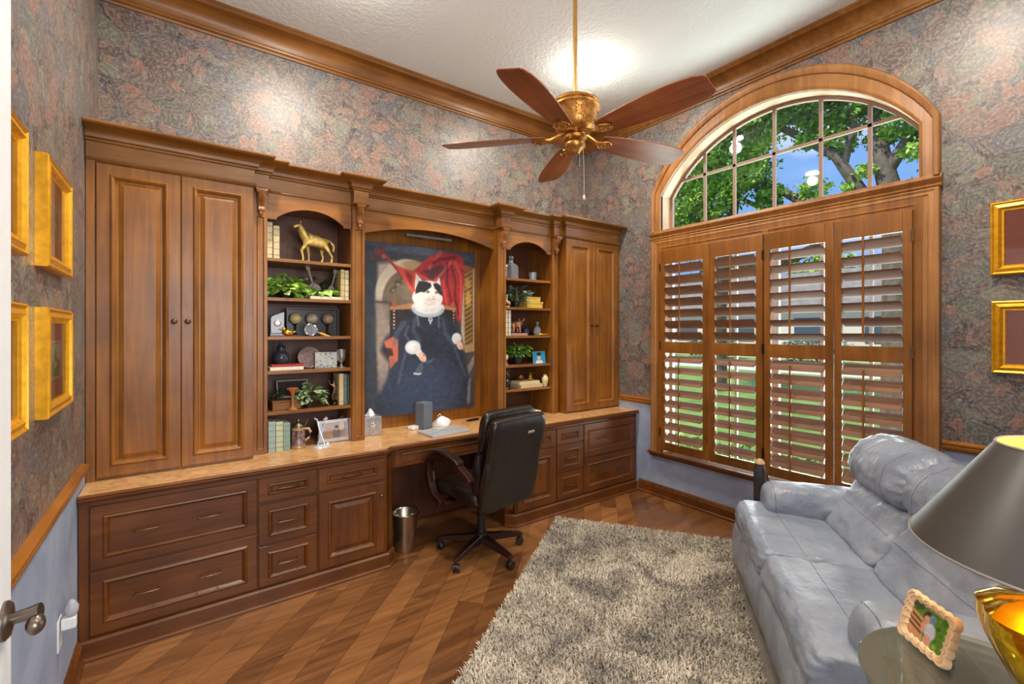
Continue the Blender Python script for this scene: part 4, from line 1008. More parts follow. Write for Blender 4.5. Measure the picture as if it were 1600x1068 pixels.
plant('small dark ivy on the far left of the fifth shelf', .51, 3.36, 1.083, 26, .04, .03, .06, .035, L_DARK, 12, cz=.01, pot=(.018, .02, (40, 36, 34)))
t = thing('bronze_figurine', 'intricate dark bronze dancer figurine on the right of the fifth shelf', 'figurine', (.885, 3.30, 1.0225))
M().lathe([(.030, 0), (.032, .006), (.026, .016), (.012, .03)], seg=14).build('base', DARK, t, smooth=True)
N = [((0, 0, .09), .013), ((0, 0, .13), .012), ((-.004, 0, .155), .007), ((-.006, 0, .172), .010), ((-.03, 0, .14), .005), ((-.038, 0, .175), .004), ((.028, 0, .135), .005), ((.036, 0, .165), .004), ((-.018, 0, .055), .007), ((-.006, 0, .02), .006), ((.022, 0, .065), .007), ((.030, 0, .035), .005)]
skin('body', N, [(0, 1), (1, 2), (2, 3), (1, 4), (4, 5), (1, 6), (6, 7), (0, 8), (8, 9), (0, 10), (10, 11)], simple('figure_bronze', (118, 96, 72), .3, .8), t)
for k, (cc, w, lb) in enumerate((((210, 186, 140), .030, 'cream book, first of the three upright books on the fifth shelf'), ((92, 112, 120), .020, 'blue grey book, middle of the three upright books on the fifth shelf'), ((44, 70, 48), .016, 'thin dark green book against the side of the fifth shelf'))):
    book(lb, (.900, .932, .954)[k] + .0, 3.245, 1.0225, w, .215 - .004 * k, .14, cc, bands=(200, 190, 160) if k == 1 else None)
# -- counter below the left bookcase (z .7705)
ZK = .7707
for k, (cc, h) in enumerate((((150, 176, 168), .19), ((186, 196, 164), .185), ((128, 160, 150), .175))):
    book(('pale blue green leather book, leftmost of the three on the counter', 'pale sage leather book between the two blue green ones on the counter', 'blue green book with dark bands beside the beer stein')[k], (.462, .505, .547)[k], 3.215, ZK, .041, h, .15, cc, bands=(70, 90, 84) if k == 2 else (110, 130, 120))
t = thing('beer_stein', 'painted ceramic beer stein with a pewter lid on the counter', 'mug', (.642, 3.245, ZK))
M().lathe([(.044, 0), (.046, .010), (.042, .018), (.041, .10), (.038, .125), (.040, .130)], seg=28).build('mug_body', simple('stein_glaze', (120, 96, 92), .25, var=.95, scale=38), t, smooth=True)
for pr in ([(.0465, .001), (.0475, .009), (.0465, .016)], [(.0425, .118), (.0425, .133), (.038, .134)]): M().lathe(pr, seg=28).build('gilt_band', simple('dull_gilt', (196, 168, 110), .3, .5), t, smooth=True)
m = M(); m.lathe([(.040, .134), (.040, .140), (.030, .152), (.018, .160), (.010, .166), (.014, .172), (.010, .180), (.004, .190), (.001, .194)], seg=24); m.tube([(.036, 0, .138), (.048, 0, .150), (.052, 0, .170), (.058, 0, .178)], .004, 8); m.build('lid', simple('pewter', (120, 106, 88), .3, .9), t, smooth=True)
M().tube([(.038, 0, .118), (.062, 0, .118), (.074, 0, .095), (.068, 0, .06), (.040, 0, .038)], [.007, .009, .009, .008, .006], 10).build('handle', simple('stein_handle', (204, 160, 120), .35), t, smooth=True)
t = thing('golf_trophy', 'glass trophy of two crossed golf clubs standing on the counter', 'trophy', (.765, 3.165, ZK), .1)
TR = simple('frosted_silver_glass', (212, 216, 222), .15, .35)
m = M(); m.ball((0, 0, .0), .05, 18, 8, (1.15, .8, .35)); m.v = [(a, b, max(c, 0.0)) for a, b, c in m.v]; m.ball((.04, .0, .014), .014, 12, 8); m.build('base', TR, t, smooth=True)
m = M(); m.tube([(.022, 0, .012), (-.012, 0, .11), (-.028, 0, .185)], .004, 8); m.tube([(-.022, .008, .012), (.012, .008, .11), (.026, .008, .175)], .004, 8)
m.obox(Matrix.Translation((-.034, 0, .188)) @ Matrix.Rotation(.6, 4, 'Y'), .024, .012, .010); m.obox(Matrix.Translation((.030, .008, .180)) @ Matrix.Rotation(-.6, 4, 'Y'), .024, .014, .014); m.build('crossed_clubs', TR, t, smooth=True)
m = M(); m.loft([[(-.022, .012, .012), (.022, .012, .012), (.022, .02, .012), (-.022, .02, .012)], [(-.010, .012, .10), (.010, .012, .10), (.010, .02, .10), (-.010, .02, .10)], [(-.018, .012, .15), (.018, .012, .15), (.018, .02, .15), (-.018, .02, .15)]]); m.build('glass_back', CRYSTAL, t)
def family(U, V):
    A = Art(U, V, (196, 190, 188)); A.polyg([(0, .5), (1, .45), (1, 1), (0, 1)], (150, 128, 110), soft=.2)
    A.ell(.32, .72, .13, .30, (176, 132, 96), 1, .3); A.ell(.30, .42, .07, .12, (206, 170, 146), 1, .3)
    A.ell(.62, .70, .16, .34, (110, 104, 116), 1, .3); A.ell(.62, .36, .08, .14, (214, 180, 158), 1, .3); A.ell(.64, .27, .09, .10, (88, 70, 60), .9, .4); A.ell(.86, .25, .12, .25, (226, 214, 206), .8, .5)
    return A.grain(6, 7)
t = thing('photo_frame', 'silver photo frame with a family picture on the counter', 'picture frame', mat=Matrix.Translation((.872, 3.262, ZK + .0035)) @ Matrix.Rotation(-.12, 4, 'X'))
M().panel(-.098, .098, 0, .148, [(0, .012), (0, 0), (.020, -.002), (.024, .003)]).build('frame', simple('brushed_silver', (204, 200, 200), .35, .5), t)
picture('photo', .148, .102, 40, 30, family, t, y=.0022, z0=.023)
t = thing('photo_frame', 'edge-on silver frame tucked against the post on the counter', 'picture frame', (.950, 3.36, ZK), 1.05)
M().panel(-.07, .07, 0, .15, [(0, .012), (0, 0), (.02, -.002), (.024, .003)]).build('frame', simple('brushed_silver', (204, 200, 200), .35, .5), t)

# ------------------------------------------------------------- on the desk
t = thing('tissue_box', 'silver tissue box cover with a flower emblem at the left of the desk', 'tissue box', (1.155, 3.36, ZK), -.06)
M().box(-.066, .066, -.066, .066, 0, .135).build('box_body', simple('hammered_silver', (176, 178, 180), .3, .7, var=.2, bump=.2), t, bevel=.004)
m = M()
for k in range(6):
    a = k * PI / 3; m.ball((.014 * math.cos(a), -.068, .075 + .014 * math.sin(a)), .008, 8, 6, (1, .4, 1))
m.ball((0, -.069, .075), .006, 8, 6); m.build('flower_emblem', simple('chrome', (214, 214, 216), .12, 1.0), t, smooth=True)
m = M(); rr = random.Random(5)
m.loft([[(.032 * (1 - f * .75) * math.cos(a) * (1 + .3 * math.sin(3 * a + f * 3)), .022 * (1 - f * .6) * math.sin(a) * (1 + .35 * math.cos(4 * a)), .134 + .05 * f + .006 * math.sin(5 * a)) for a in [2 * PI * i / 16 for i in range(16)]] for f in (0, .3, .6, 1)])
m.build('tissue', WHITE, t, smooth=True)
t = thing('block_speaker', 'tall dark grey block speaker standing behind the laptop', 'speaker', (1.565, 3.315, ZK), .35)
M().box(-.048, .048, -.048, .048, 0, .205).build('body', simple('slate_fabric', (92, 100, 110), .75, var=.08, scale=200), t, bevel=.006)
t = thing('laptop', 'closed silver laptop on the desk with small dark lid lettering', 'laptop', (1.62, 3.09, ZK), .10)
LS = simple('laptop_silver', (204, 208, 214), .3, .35, var=.02)
M().box(-.165, .165, -.11, .11, .001, .011).build('base', LS, t, bevel=.003); M().box(-.165, .165, -.11, .11, .0115, .018).build('lid', LS, t, bevel=.003)
def letters(txt, size, loc, rot, mat, parent, name='lettering', ext=.0002):
    cu = bpy.data.curves.new(name, 'FONT'); cu.body = txt; cu.size = size; cu.extrude = ext; cu.align_x = 'CENTER'; cu.align_y = 'CENTER'
    cu.materials.append(mat); o = bpy.data.objects.new(name, cu); COL.objects.link(o); o.location = loc; o.rotation_euler = rot
    if parent is not None: o.parent = parent
    return o
DKL = simple('dark_lettering', (60, 62, 66), .4)
m = M()
for k in range(3): m.box(-.030 + .022 * k, -.014 + .022 * k, -.006, .006, .0181, .0184); 
m.build('lid_marks', DKL, t)
t = thing('adapter_box', 'small white charger box left of the grey speaker', 'charger', (1.485, 3.33, ZK), .3)
M().box(-.036, .036, -.03, .03, 0, .026).build('body', WHITE, t, bevel=.005)
t = thing('crumpled_cloth', 'crumpled white cloth lying right of the grey speaker', 'cloth', (1.735, 3.345, ZK))
m = M(); rings = []
for i in range(9):
    f = i / 8; rr_ = .055 * math.cos(f * PI / 2 * .98) + .003
    rings.append([(rr_ * 1.35 * math.cos(a) * (1 + .16 * math.sin(3 * a + 4 * f)), rr_ * math.sin(a) * (1 + .18 * math.cos(4 * a)), .062 * math.sin(f * PI / 2) * (1 + .15 * math.sin(2 * a))) for a in [2 * PI * k / 22 for k in range(22)]])
m.loft(rings); m.build('cloth_body', WHITE, t, smooth=True)
M().tube([(-.04, -.03, .05), (-.055, -.035, .08), (-.03, -.03, .098), (-.01, -.02, .07)], .0022, 6).build('strap', WHITE, t, smooth=True)
t = thing('paper_tray', 'white and dark paper tray stack on the counter behind the chair', 'paper tray', (2.50, 3.29, ZK), .02)
M().box(-.16, .16, -.10, .12, 0, .028).build('tray_base', simple('grey_plastic', (92, 92, 94), .4), t, bevel=.004); M().box(-.15, .15, -.10, .11, .029, .045).build('papers', WHITE, t)
t = thing('pen', 'dark pen resting at the right back corner of the desk', 'pen', (2.02, 3.33, ZK + .0105))
M().tube([(-.06, 0, 0), (-.02, 0, 0), (.05, .01, 0), (.07, .012, 0)], [.006, .010, .010, .005], 10).build('barrel', DARK, t, smooth=True)

# ------------------------------------------------------------- right bookcase
t = thing('decanter', 'square cut-crystal whisky decanter on the top shelf of the right bookcase', 'decanter', (2.405, 3.31, 1.991), .2)
m = M(); m.loft([[(sx * w, sy * w, z) for sx, sy in ((-1, -1), (0, -1.06), (1, -1), (1.06, 0), (1, 1), (0, 1.06), (-1, 1), (-1.06, 0))] for w, z in ((.042, 0), (.045, .004), (.045, .112), (.036, .128), (.014, .146), (.013, .165), (.018, .168))])
m.build('bottle_body', CRYSTAL, t, smooth=True, angle=30); M().lathe([(.010, .168), (.020, .176), (.024, .192), (.020, .204), (.001, .208)], seg=10).build('stopper', CRYSTAL, t, smooth=True, angle=30)
def tumbler(label, x, y, z, s=1.0):
    t = thing('tumbler', label, 'glass', (x, y, z), group='crystal tumblers by the decanter')
    m = M(); m.lathe([(.028 * s, 0), (.033 * s, .006 * s), (.036 * s, .075 * s), (.034 * s, .075 * s), (.030 * s, .016 * s), (.001, .015 * s)], seg=24, cap=False); m.build('glass_wall', CRYSTAL, t, smooth=True, angle=35)
    M().lathe([(.033 * s, .0005), (.0335 * s, .014 * s)], seg=12).build('cut_base', CRYSTAL, t)
tumbler('small crystal tumbler right of the decanter', 2.645, 3.30, 1.991); tumbler('crystal tumbler tucked left of the decanter', 2.325, 3.32, 1.991, 1.15)
plant('dusty olive succulent spray on the second shelf of the right bookcase', 2.47, 3.32, 1.7385, 80, .13, .06, .16, .075, L_DUST, 21, cz=.05, wide=.3, droop=.1)
t = thing('glass_orb', 'clear glass ball on the yellow books in the right bookcase', 'glass ball', (2.665, 3.38, 1.843))
M().ball((0, 0, .036), .036, 20, 14).build('orb', CRYSTAL, t, smooth=True)
YL = 'yellow patterned boxes of the right bookcase'
def ybox(label, x, z, w, h, rz):
    t = thing('keepsake_box', label, 'box', (x, 3.34, z), rz, group=YL)
    Y_ = NT('yellow_floral_paper'); n = Y_.noise(Y_.coord(), 22, 2); Y_.set(Y_.ramp(n, [(.42, srgb(232, 190, 50)), (.55, srgb(226, 180, 60)), (.62, srgb(206, 196, 160))]), .5)
    M().box(-w / 2, w / 2, -.07, .07, 0, h * .7).build('body', Y_.m, t, bevel=.002); M().box(-w / 2 - .003, w / 2 + .003, -.073, .073, h * .7, h).build('lid', Y_.m, t, bevel=.002)
ybox('larger yellow floral box, bottom of the pair on the second shelf', 2.645, 1.7385, .19, .060, .05); ybox('smaller yellow floral box on top of the larger one', 2.630, 1.7988, .16, .043, 0)
t = thing('bird_figurine', 'cream long-necked bird figurine at the left of the second shelf, right bookcase', 'figurine', (2.325, 3.25, 1.7385))
BF = simple('bird_ceramic', (206, 180, 140), .35)
skin('body', [((0, 0, .03), .020), ((.025, 0, .034), .012), ((-.012, 0, .055), .009), ((-.008, 0, .085), .006), ((-.004, 0, .105), .008), ((-.022, 0, .104), .003)], [(0, 1), (0, 2), (2, 3), (3, 4), (4, 5)], BF, t)
M().lathe([(.022, 0), (.022, .005), (.006, .014)], seg=14).build('base', BF, t, smooth=True)
book('white upright book at the left end of the third shelf, right bookcase', 2.280, 3.235, 1.4905, .036, .222, .15, (226, 216, 190), bands=(190, 180, 150))
book('white upright book beside the bull figurine', 2.324, 3.235, 1.4905, .026, .220, .15, (218, 210, 190), bands=(150, 150, 150))
book('flat pinkish book under the bull figurine', 2.44, 3.225, 1.4905, .022, .175, .14, (176, 130, 112), flat=True)
t = thing('bull_figurine', 'bronze and pink bull figurine standing on the flat book', 'figurine', (2.445, 3.29, 1.514), PI)
BU = simple('rosy_bronze', (192, 140, 108), .28, .6, var=.3)
N = [((0, 0, .075), .030), ((.035, 0, .072), .024), ((-.03, 0, .080), .028), ((-.058, 0, .092), .018), ((-.078, 0, .082), .011), ((-.03, .018, .04), .009), ((-.032, .018, .004), .008), ((-.03, -.018, .04), .009), ((-.028, -.018, .004), .008), ((.034, .016, .036), .009), ((.038, .016, .004), .008), ((.034, -.016, .036), .009), ((.03, -.016, .004), .008), ((.056, 0, .085), .004), ((.064, 0, .05), .003)]
skin('body', [((a, b, c), r) for (a, b, c), r in N], [(0, 1), (0, 2), (2, 3), (3, 4), (2, 5), (5, 6), (2, 7), (7, 8), (1, 9), (9, 10), (1, 11), (11, 12), (1, 13), (13, 14)], BU, t)
for sy in (-1, 1): M().tube([(-.058, sy * .012, .105), (-.060, sy * .034, .112), (-.066, sy * .040, .130)], [.004, .0035, .001], 8).build('horn', CREAM, t, smooth=True)
t = thing('small_vase', 'round dark blue vase on the third shelf, right bookcase', 'vase', (2.585, 3.33, 1.4905))
M().lathe([(.022, 0), (.034, .02), (.037, .042), (.028, .062), (.014, .072), (.016, .080)], seg=20).build('body', simple('navy_glaze', (34, 48, 76), .15, var=.3), t, smooth=True)
t = thing('glass_bottle', 'clear stoppered bottle at the right of the third shelf', 'bottle', (2.690, 3.29, 1.4905))
M().lathe([(.030, 0), (.034, .006), (.034, .058), (.022, .078), (.010, .086), (.011, .098)], seg=20).build('bottle_body', CRYSTAL, t, smooth=True); M().ball((0, 0, .112), .014, 12, 8).build('stopper', CRYSTAL, t, smooth=True)
t = thing('brass_roll', 'small brass tube lying in front of the clear bottle', 'ornament', (2.715, 3.238, 1.500), -.25)
M().tube([(-.045, 0, 0), (-.04, 0, 0), (.04, 0, 0), (.045, 0, 0)], [.006, .009, .009, .006], 12).build('tube', GB, t, smooth=True)
plant('bright green fern bush in a dark pot on the fourth shelf, right bookcase', 2.485, 3.32, 1.2345, 190, .125, .07, .13, .042, L_FERN, 31, pot=(.045, .07, (38, 36, 38)), cz=.07, wide=.5)
def head_photo(U, V):
    A = Art(U, V, (28, 138, 178)); A.ell(.48, .95, .30, .25, (206, 220, 224), 1, .2); A.ell(.48, .46, .15, .28, (214, 160, 132), 1, .2); A.ell(.48, .22, .17, .16, (40, 30, 28), 1, .2); A.ell(.48, .74, .07, .12, (206, 150, 124), 1, .3)
    A.ell(.43, .43, .022, .02, (40, 30, 28), 1, .3); A.ell(.53, .43, .022, .02, (40, 30, 28), 1, .3); A.ell(.48, .60, .05, .018, (240, 236, 232), 1, .3); return A.grain(3, 2)
t = thing('snapshot', 'small turquoise portrait photo propped on the fourth shelf, right bookcase', 'photo', mat=Matrix.Translation((2.69, 3.255, 1.2355)) @ Matrix.Rotation(-.12, 4, 'X') @ Matrix.Rotation(-.08, 4, 'Z'))
M().box(-.068, .068, .0008, .003, 0, .108).build('card', WHITE, t); picture('photo', .134, .106, 44, 34, head_photo, t, z0=.001)
t = thing('ornament_bust', 'small cream topped ornament at the left of the fourth shelf, right bookcase', 'figurine', (2.300, 3.235, 1.2345))
M().lathe([(.018, 0), (.018, .006), (.008, .014), (.006, .040), (.008, .046)], seg=14).build('pedestal', simple('rose_metal', (176, 130, 110), .3, .5), t, smooth=True); M().ball((0, 0, .068), .019, 14, 10, (1, .9, 1.25)).build('head', BF, t, smooth=True)
t = thing('black_bust', 'black sculpted bust at the left of the fifth shelf, right bookcase', 'figurine', (2.328, 3.27, 1.0225))
BKM = simple('black_gloss_ceramic', (30, 34, 40), .18)
M().lathe([(.034, 0), (.036, .008), (.022, .022), (.030, .05), (.042, .066), (.030, .085), (.016, .095)], seg=18).build('base', BKM, t, smooth=True); M().ball((0, -.004, .128), .030, 14, 10, (.85, .95, 1.25)).box(-.024, .024, -.02, .02, .155, .172).build('head', BKM, t, smooth=True)
book('cream book lying flat, bottom of the pair on the fifth shelf, right bookcase', 2.585, 3.235, 1.0225, .030, .25, .17, (206, 180, 132), flat=True, rz=.0)
book('cream book lying flat, top of the pair under the gold figure', 2.565, 3.240, 1.053, .028, .24, .16, (212, 190, 146), flat=True, rz=.05)
t = thing('bronze_bowl', 'round bronze bowl on the flat books', 'bowl', (2.515, 3.32, 1.0825))
M().lathe([(.014, 0), (.030, .014), (.034, .032), (.026, .050), (.020, .052), (.016, .046)], seg=20).build('bowl_body', simple('brown_bronze', (120, 80, 48), .25, .7), t, smooth=True)
t = thing('seated_figure', 'small gold seated figure on the flat books', 'figurine', (2.625, 3.31, 1.0825))
M().ball((0, 0, .014), .026, 14, 8, (1.1, .8, .55)).ball((0, 0, .032), .018, 14, 9, (1, .8, 1)).build('body', GB, t, smooth=True); M().ball((0, 0, .058), .011, 12, 8).build('head', GB, t, smooth=True)
t = thing('cream_vase', 'small cream vase standing at the right end of the fifth shelf', 'vase', (2.748, 3.25, 1.0225))
M().lathe([(.018, 0), (.020, .006), (.030, .05), (.032, .075), (.020, .094), (.014, .100), (.017, .108), (.012, .106)], seg=20).build('body', simple('ivory_glaze', (214, 196, 150), .3), t, smooth=True)
# ================================================================== ceiling fan
FX, FY, FZ = 1.919, 1.991, 2.687
t = thing('ceiling_fan', 'antique brass ceiling fan with five cherry blades over the room', 'ceiling fan', (FX, FY, FZ))
M().tube([(0, 0, .22), (0, 0, .91)], .0135, 16).build('downrod', simple('rod_brass', (206, 160, 96), .3, .8), t, smooth=True)
M().lathe([(.075, .932), (.070, .90), (.045, .87), (.02, .855)], seg=28).build('canopy', BRASS, t, smooth=True)
M().lathe([(.020, .225), (.05, .222), (.115, .208), (.128, .196), (.130, .184), (.122, .176), (.132, .170), (.134, .158), (.126, .150), (.118, .130), (.112, .085), (.104, .055), (.088, .035), (.060, .026), (.045, .018), (.050, .006), (.062, -.002), (.060, -.018), (.040, -.028), (.02, -.034)], seg=48).build('motor_housing', BRASS, t, smooth=True, angle=40)
fan_parts = [c for c in bpy.data.objects if c.parent == t and c.name.startswith('motor_housing')]
for c in fan_parts: c.data.transform(Matrix.Diagonal((1.12, 1.12, 1, 1)))
m = M(); rr = random.Random(3)
for k in range(5):                      # cast scroll work on the housing
    a0 = math.radians(241) + k * 2 * PI / 5
    for j in range(26):
        a = a0 + rr.uniform(-.33, .33); z = rr.uniform(.055, .145); R_ = .119 + .15 * (z - .06); q = rr.uniform(0, 2 * PI)
        pts = [((R_ + .003) * math.cos(a + .05 * math.cos(q + s_)), (R_ + .003) * math.sin(a + .05 * math.cos(q + s_)), z + .008 * math.sin(q + s_)) for s_ in (0, .9, 1.8, 2.7)]
        m.tube(pts, [.002, .004, .0035, .0015], 6)
m.build('scrollwork', BRASS, t, smooth=True)
M().lathe([(.030, -.028), (.052, -.034), (.060, -.044), (.060, -.056), (.050, -.072), (.036, -.082), (.030, -.096), (.016, -.104), (.001, -.106)], seg=36).build('switch_housing', BRASS, t, smooth=True)
CH = simple('pull_chain', (206, 196, 178), .3, .6)
M().tube([(.036, -.03, -.07), (.040, -.034, -.20), (.040, -.034, -.345)], .0014, 6).lathe([(.001, -.38), (.007, -.376), (.009, -.360), (.004, -.346)], (.040, -.034, 0), 10).build('pull_chain', CH, t, smooth=True)
M().tube([(.055, .02, -.05), (.058, .02, -.16)], .0010, 5).build('pull_chain', CH, t, smooth=True)
phase = math.radians(205)
def blade_mesh():
    m = M(); prof = [(.175, .052), (.20, .062), (.28, .074), (.40, .088), (.52, .098), (.62, .101), (.70, .097), (.760, .088), (.800, .072), (.812, .060)]
    top = [(x, w) for x, w in prof]; pts = [(x, -w) for x, w in prof] + [(x, w) for x, w in reversed(prof)]
    m.prism(pts, -.0035, .0035, 'z'); m.xf(Matrix.Rotation(math.radians(-13), 4, 'X')); return m
for k in range(5):
    a = phase + k * 2 * PI / 5; RZ = Matrix.Rotation(a, 4, 'Z')
    b = blade_mesh().build('blade', W_FAN, t, smooth=True, angle=30, bevel=.002); b.matrix_local = RZ
    m = M(); m.loft([[(x, -w, z), (x, w, z), (x, w, z + h), (x, -w, z + h)] for x, w, z, h in ((.055, .020, .016, .018), (.10, .014, .004, .014), (.15, .014, -.016, .010), (.19, .034, -.017, .008), (.235, .036, -.015, .006), (.262, .008, -.013, .004))])
    for sy in (-1, 1): m.tube([(.16, 0, -.010), (.18, sy * .030, -.014), (.21, sy * .046, -.012), (.235, sy * .036, -.013), (.25, sy * .02, -.013)], [.005, .006, .006, .005, .004], 8)
    for sx, sy in ((.20, .018), (.20, -.018), (.245, 0)): m.ball((sx, sy, -.017), .006, 8, 6)
    o = m.build('blade_bracket', BRASS, t, smooth=True, angle=45); o.matrix_local = RZ

# ------------------------------------------------------------- ceiling downlights
LENS = emit('downlight_glow', (1, .93, .82, 1), 9)
for i, (x, y) in enumerate(CANS[:4]):
    lb = ('lit recessed downlight in view on the ceiling beyond the fan rod', 'recessed downlight over the left cabinets', 'recessed downlight near the window side', 'recessed downlight close to the door')[i]
    t = thing('ceiling_light', lb, 'ceiling light', (x, y, ZC), group='recessed downlights')
    m = M(); m.lathe([(.098, -.0005), (.098, -.004), (.088, -.006), (.080, -.003), (.078, -.0006)], seg=36, cap=False); m.build('trim_ring', WHITE, t, smooth=True)
    M().lathe([(.078, -.0028), (.001, -.0032)], seg=36, cap=False).build('lens', LENS, t)

# ================================================================== rug
e1 = Vector((-.820, -.572, 0)); e2 = Vector((.572, -.820, 0)); R0 = Vector((2.489, 2.794, 0))
RW, RL = 1.44, 2.42
rmat = Matrix(((e1.x, e2.x, 0, R0.x), (e1.y, e2.y, 0, R0.y), (0, 0, 1, .001), (0, 0, 0, 1)))
def rug_mat():
    t = NT('grey_cream_shag'); a = t.noise(t.coord(), 3.2, 3, .6, dist=.8); b = t.noise(t.coord(), 60, 2, .5)
    f = t.math('ADD', t.math('MULTIPLY', a, .7), t.math('MULTIPLY', b, .4))
    t.set(t.ramp(f, [(.40, srgb(128, 120, 112)), (.52, srgb(180, 169, 152)), (.64, srgb(220, 209, 190))]), .9); return t.m
rg = thing('shag_rug', 'deep grey and cream shag rug on the plank floor', 'rug', mat=rmat)
M().box(0, RL, 0, RW, 0, .010).build('backing', simple('rug_backing', (120, 112, 102), .9), rg)
g = np.random.default_rng(2); NTU = 95000
bx = g.uniform(0, RL, NTU); by = g.uniform(0, RW, NTU); keep = ~((by > 1.25) & (bx > .25)); bx, by = bx[keep], by[keep]; n = len(bx)
ang = g.uniform(0, 2 * PI, n); lean = g.uniform(.2, 1.0, n); hh = g.uniform(.018, .038, n); wd = g.uniform(.0016, .0034, n); sa = ang + PI / 2 + g.uniform(-.6, .6, n)
dx, dy = np.cos(ang), np.sin(ang); sx, sy = np.cos(sa) * wd, np.sin(sa) * wd
L1 = lean * .012; L2 = lean * .030
P = np.stack([np.stack([bx - sx, by - sy, np.full(n, .008)], -1), np.stack([bx + sx, by + sy, np.full(n, .008)], -1),
              np.stack([bx + dx * L1 + sx, by + dy * L1 + sy, .008 + hh * .65], -1), np.stack([bx + dx * L1 - sx, by + dy * L1 - sy, .008 + hh * .65], -1),
              np.stack([bx + dx * L2, by + dy * L2, .008 + hh * (1 - .25 * lean)], -1)], 1).reshape(-1, 3)
base = np.arange(n) * 5
me = bpy.data.meshes.new('pile'); me.vertices.add(n * 5); me.vertices.foreach_set('co', P.astype(np.float32).ravel())
loops = np.stack([base, base + 1, base + 2, base + 3, base + 3, base + 2, base + 4], -1).ravel().astype(np.int32)
me.loops.add(len(loops)); me.loops.foreach_set('vertex_index', loops); me.polygons.add(2 * n)
st_ = np.stack([np.arange(n) * 7, np.arange(n) * 7 + 4], -1).ravel().astype(np.int32); me.polygons.foreach_set('loop_start', st_)
me.update(calc_edges=True); me.validate(); me.materials.append(rug_mat())
o = bpy.data.objects.new('pile', me); COL.objects.link(o); o.parent = rg; o['kind'] = 'stuff'

# ================================================================== sofa  (local x along its length towards the viewer, y to the back, z up)
sd = Vector((-.798, -.602, 0)); dd_ = Vector((.602, -.798, 0)); S0 = Vector((2.93, 1.51, 0))
smat = Matrix(((sd.x, dd_.x, 0, S0.x), (sd.y, dd_.y, 0, S0.y), (0, 0, 1, 0), (0, 0, 0, 1)))
sofa = thing('loveseat', 'blue-grey leather reclining loveseat by the window', 'sofa', mat=smat)
def puff(name, prof, x0, x1, parent=None, rnd=.05, wr=.006, seed=0, nseg=40, mat=None, sc=7.0, bulge=.0, gather=0.0, stretch=(1, 1, 1)):
    """cushion: closed (y, z) outline drawn along x with rounded, slightly gathered ends"""
    k = len(prof); cy = sum(p[0] for p in prof) / k; cz = sum(p[1] for p in prof) / k
    # resample outline smoothly (Catmull-Rom)
    P = [];
    for i in range(k):
        p0, p1, p2, p3 = prof[i - 1], prof[i], prof[(i + 1) % k], prof[(i + 2) % k]
        for j in range(8):
            t_ = j / 8; q = []
            for c in (0, 1): q.append(.5 * ((2 * p1[c]) + (-p0[c] + p2[c]) * t_ + (2 * p0[c] - 5 * p1[c] + 4 * p2[c] - p3[c]) * t_ ** 2 + (-p0[c] + 3 * p1[c] - 3 * p2[c] + p3[c]) * t_ ** 3))
            P.append(q)
    def surf(x, j, lift=0.0):
        y, z = P[j % len(P)]; e = min(x - x0, x1 - x); f = 1.0 if e >= rnd else math.sqrt(max(0.0, 1 - (1 - e / rnd) ** 2))
        wide = 1 + bulge * math.sin(PI * (x - x0) / (x1 - x0))
        L = math.hypot(y - cy, z - cz) + 1e-6; s_ = max(.05, (L - rnd * (1 - f)) / L) * wide
        py, pz = cy + (y - cy) * s_, cz + (z - cz) * s_
        w = fbm((x * stretch[0] + seed, py * stretch[1], pz * stretch[2]), sc, 4) * wr
        w += wr * .6 * abs(fbm((x * stretch[0] * 2 + seed, py * stretch[1] * 2.6, pz * stretch[2] * 2.6), sc, 3))
        if gather: w += gather * math.sin(j * 2 * PI / len(P) * 19 + 2.5 * fbm((x * 3, j * .1, seed), 3)) * math.exp(-max(0, e - rnd * .3) / .055)
        w += lift
        return (x, py + (y - cy) / L * w, pz + (z - cz) / L * w)
    half = [rnd * (1 - math.cos(PI / 2 * i / 6)) for i in range(7)]
    xs = [x0 + h for h in half] + [x0 + rnd + (x1 - x0 - 2 * rnd) * i / nseg for i in range(1, nseg)] + [x1 - h for h in reversed(half)]
    rings = [[surf(x, j) for j in range(len(P))] for x in xs]
    puff.surf = surf; puff.n = len(P); puff.xs = xs
    m = M(); m.loft(rings); return m.build(name, mat or LEATHER, parent, smooth='full')
SEAM = simple('dark_blue_stitching', (74, 80, 94), .6)
# body and base
m = M(); m.box(.02, 1.52, .10, .80, .05, .30); m.build('base_frame', LEATHER, sofa, bevel=.02, segs=3)
for fxx, fyy in ((.08, .14), (1.44, .14), (.08, .78), (1.44, .78)): M().lathe([(.022, .013 if fyy < .3 else .0005), (.026, .052)], (fxx, fyy, 0), 14).build('foot', simple('black_plastic_foot', (26, 24, 24), .35), sofa, smooth=True)
AY = (.10, .70)
def seam_x(obj, jf, xa, xb, n=40, r=.0014):      # stitched seam running along the cushion
    f = puff.surf; m = M(); m.tube([f(xa + (xb - xa) * i / n, jf, -.0004) for i in range(n + 1)], r, 6); return m.build('seam', SEAM, obj, smooth=True)
def seam_ring(obj, x, r=.0014, j0=0, j1=None):      # seam round the cushion
    f = puff.surf; m = M(); j1 = puff.n if j1 is None else j1; m.tube([f(x, j, -.0004) for j in range(j0, j1 + 1)], r, 6, cap=False); return m.build('seam', SEAM, obj, smooth=True)
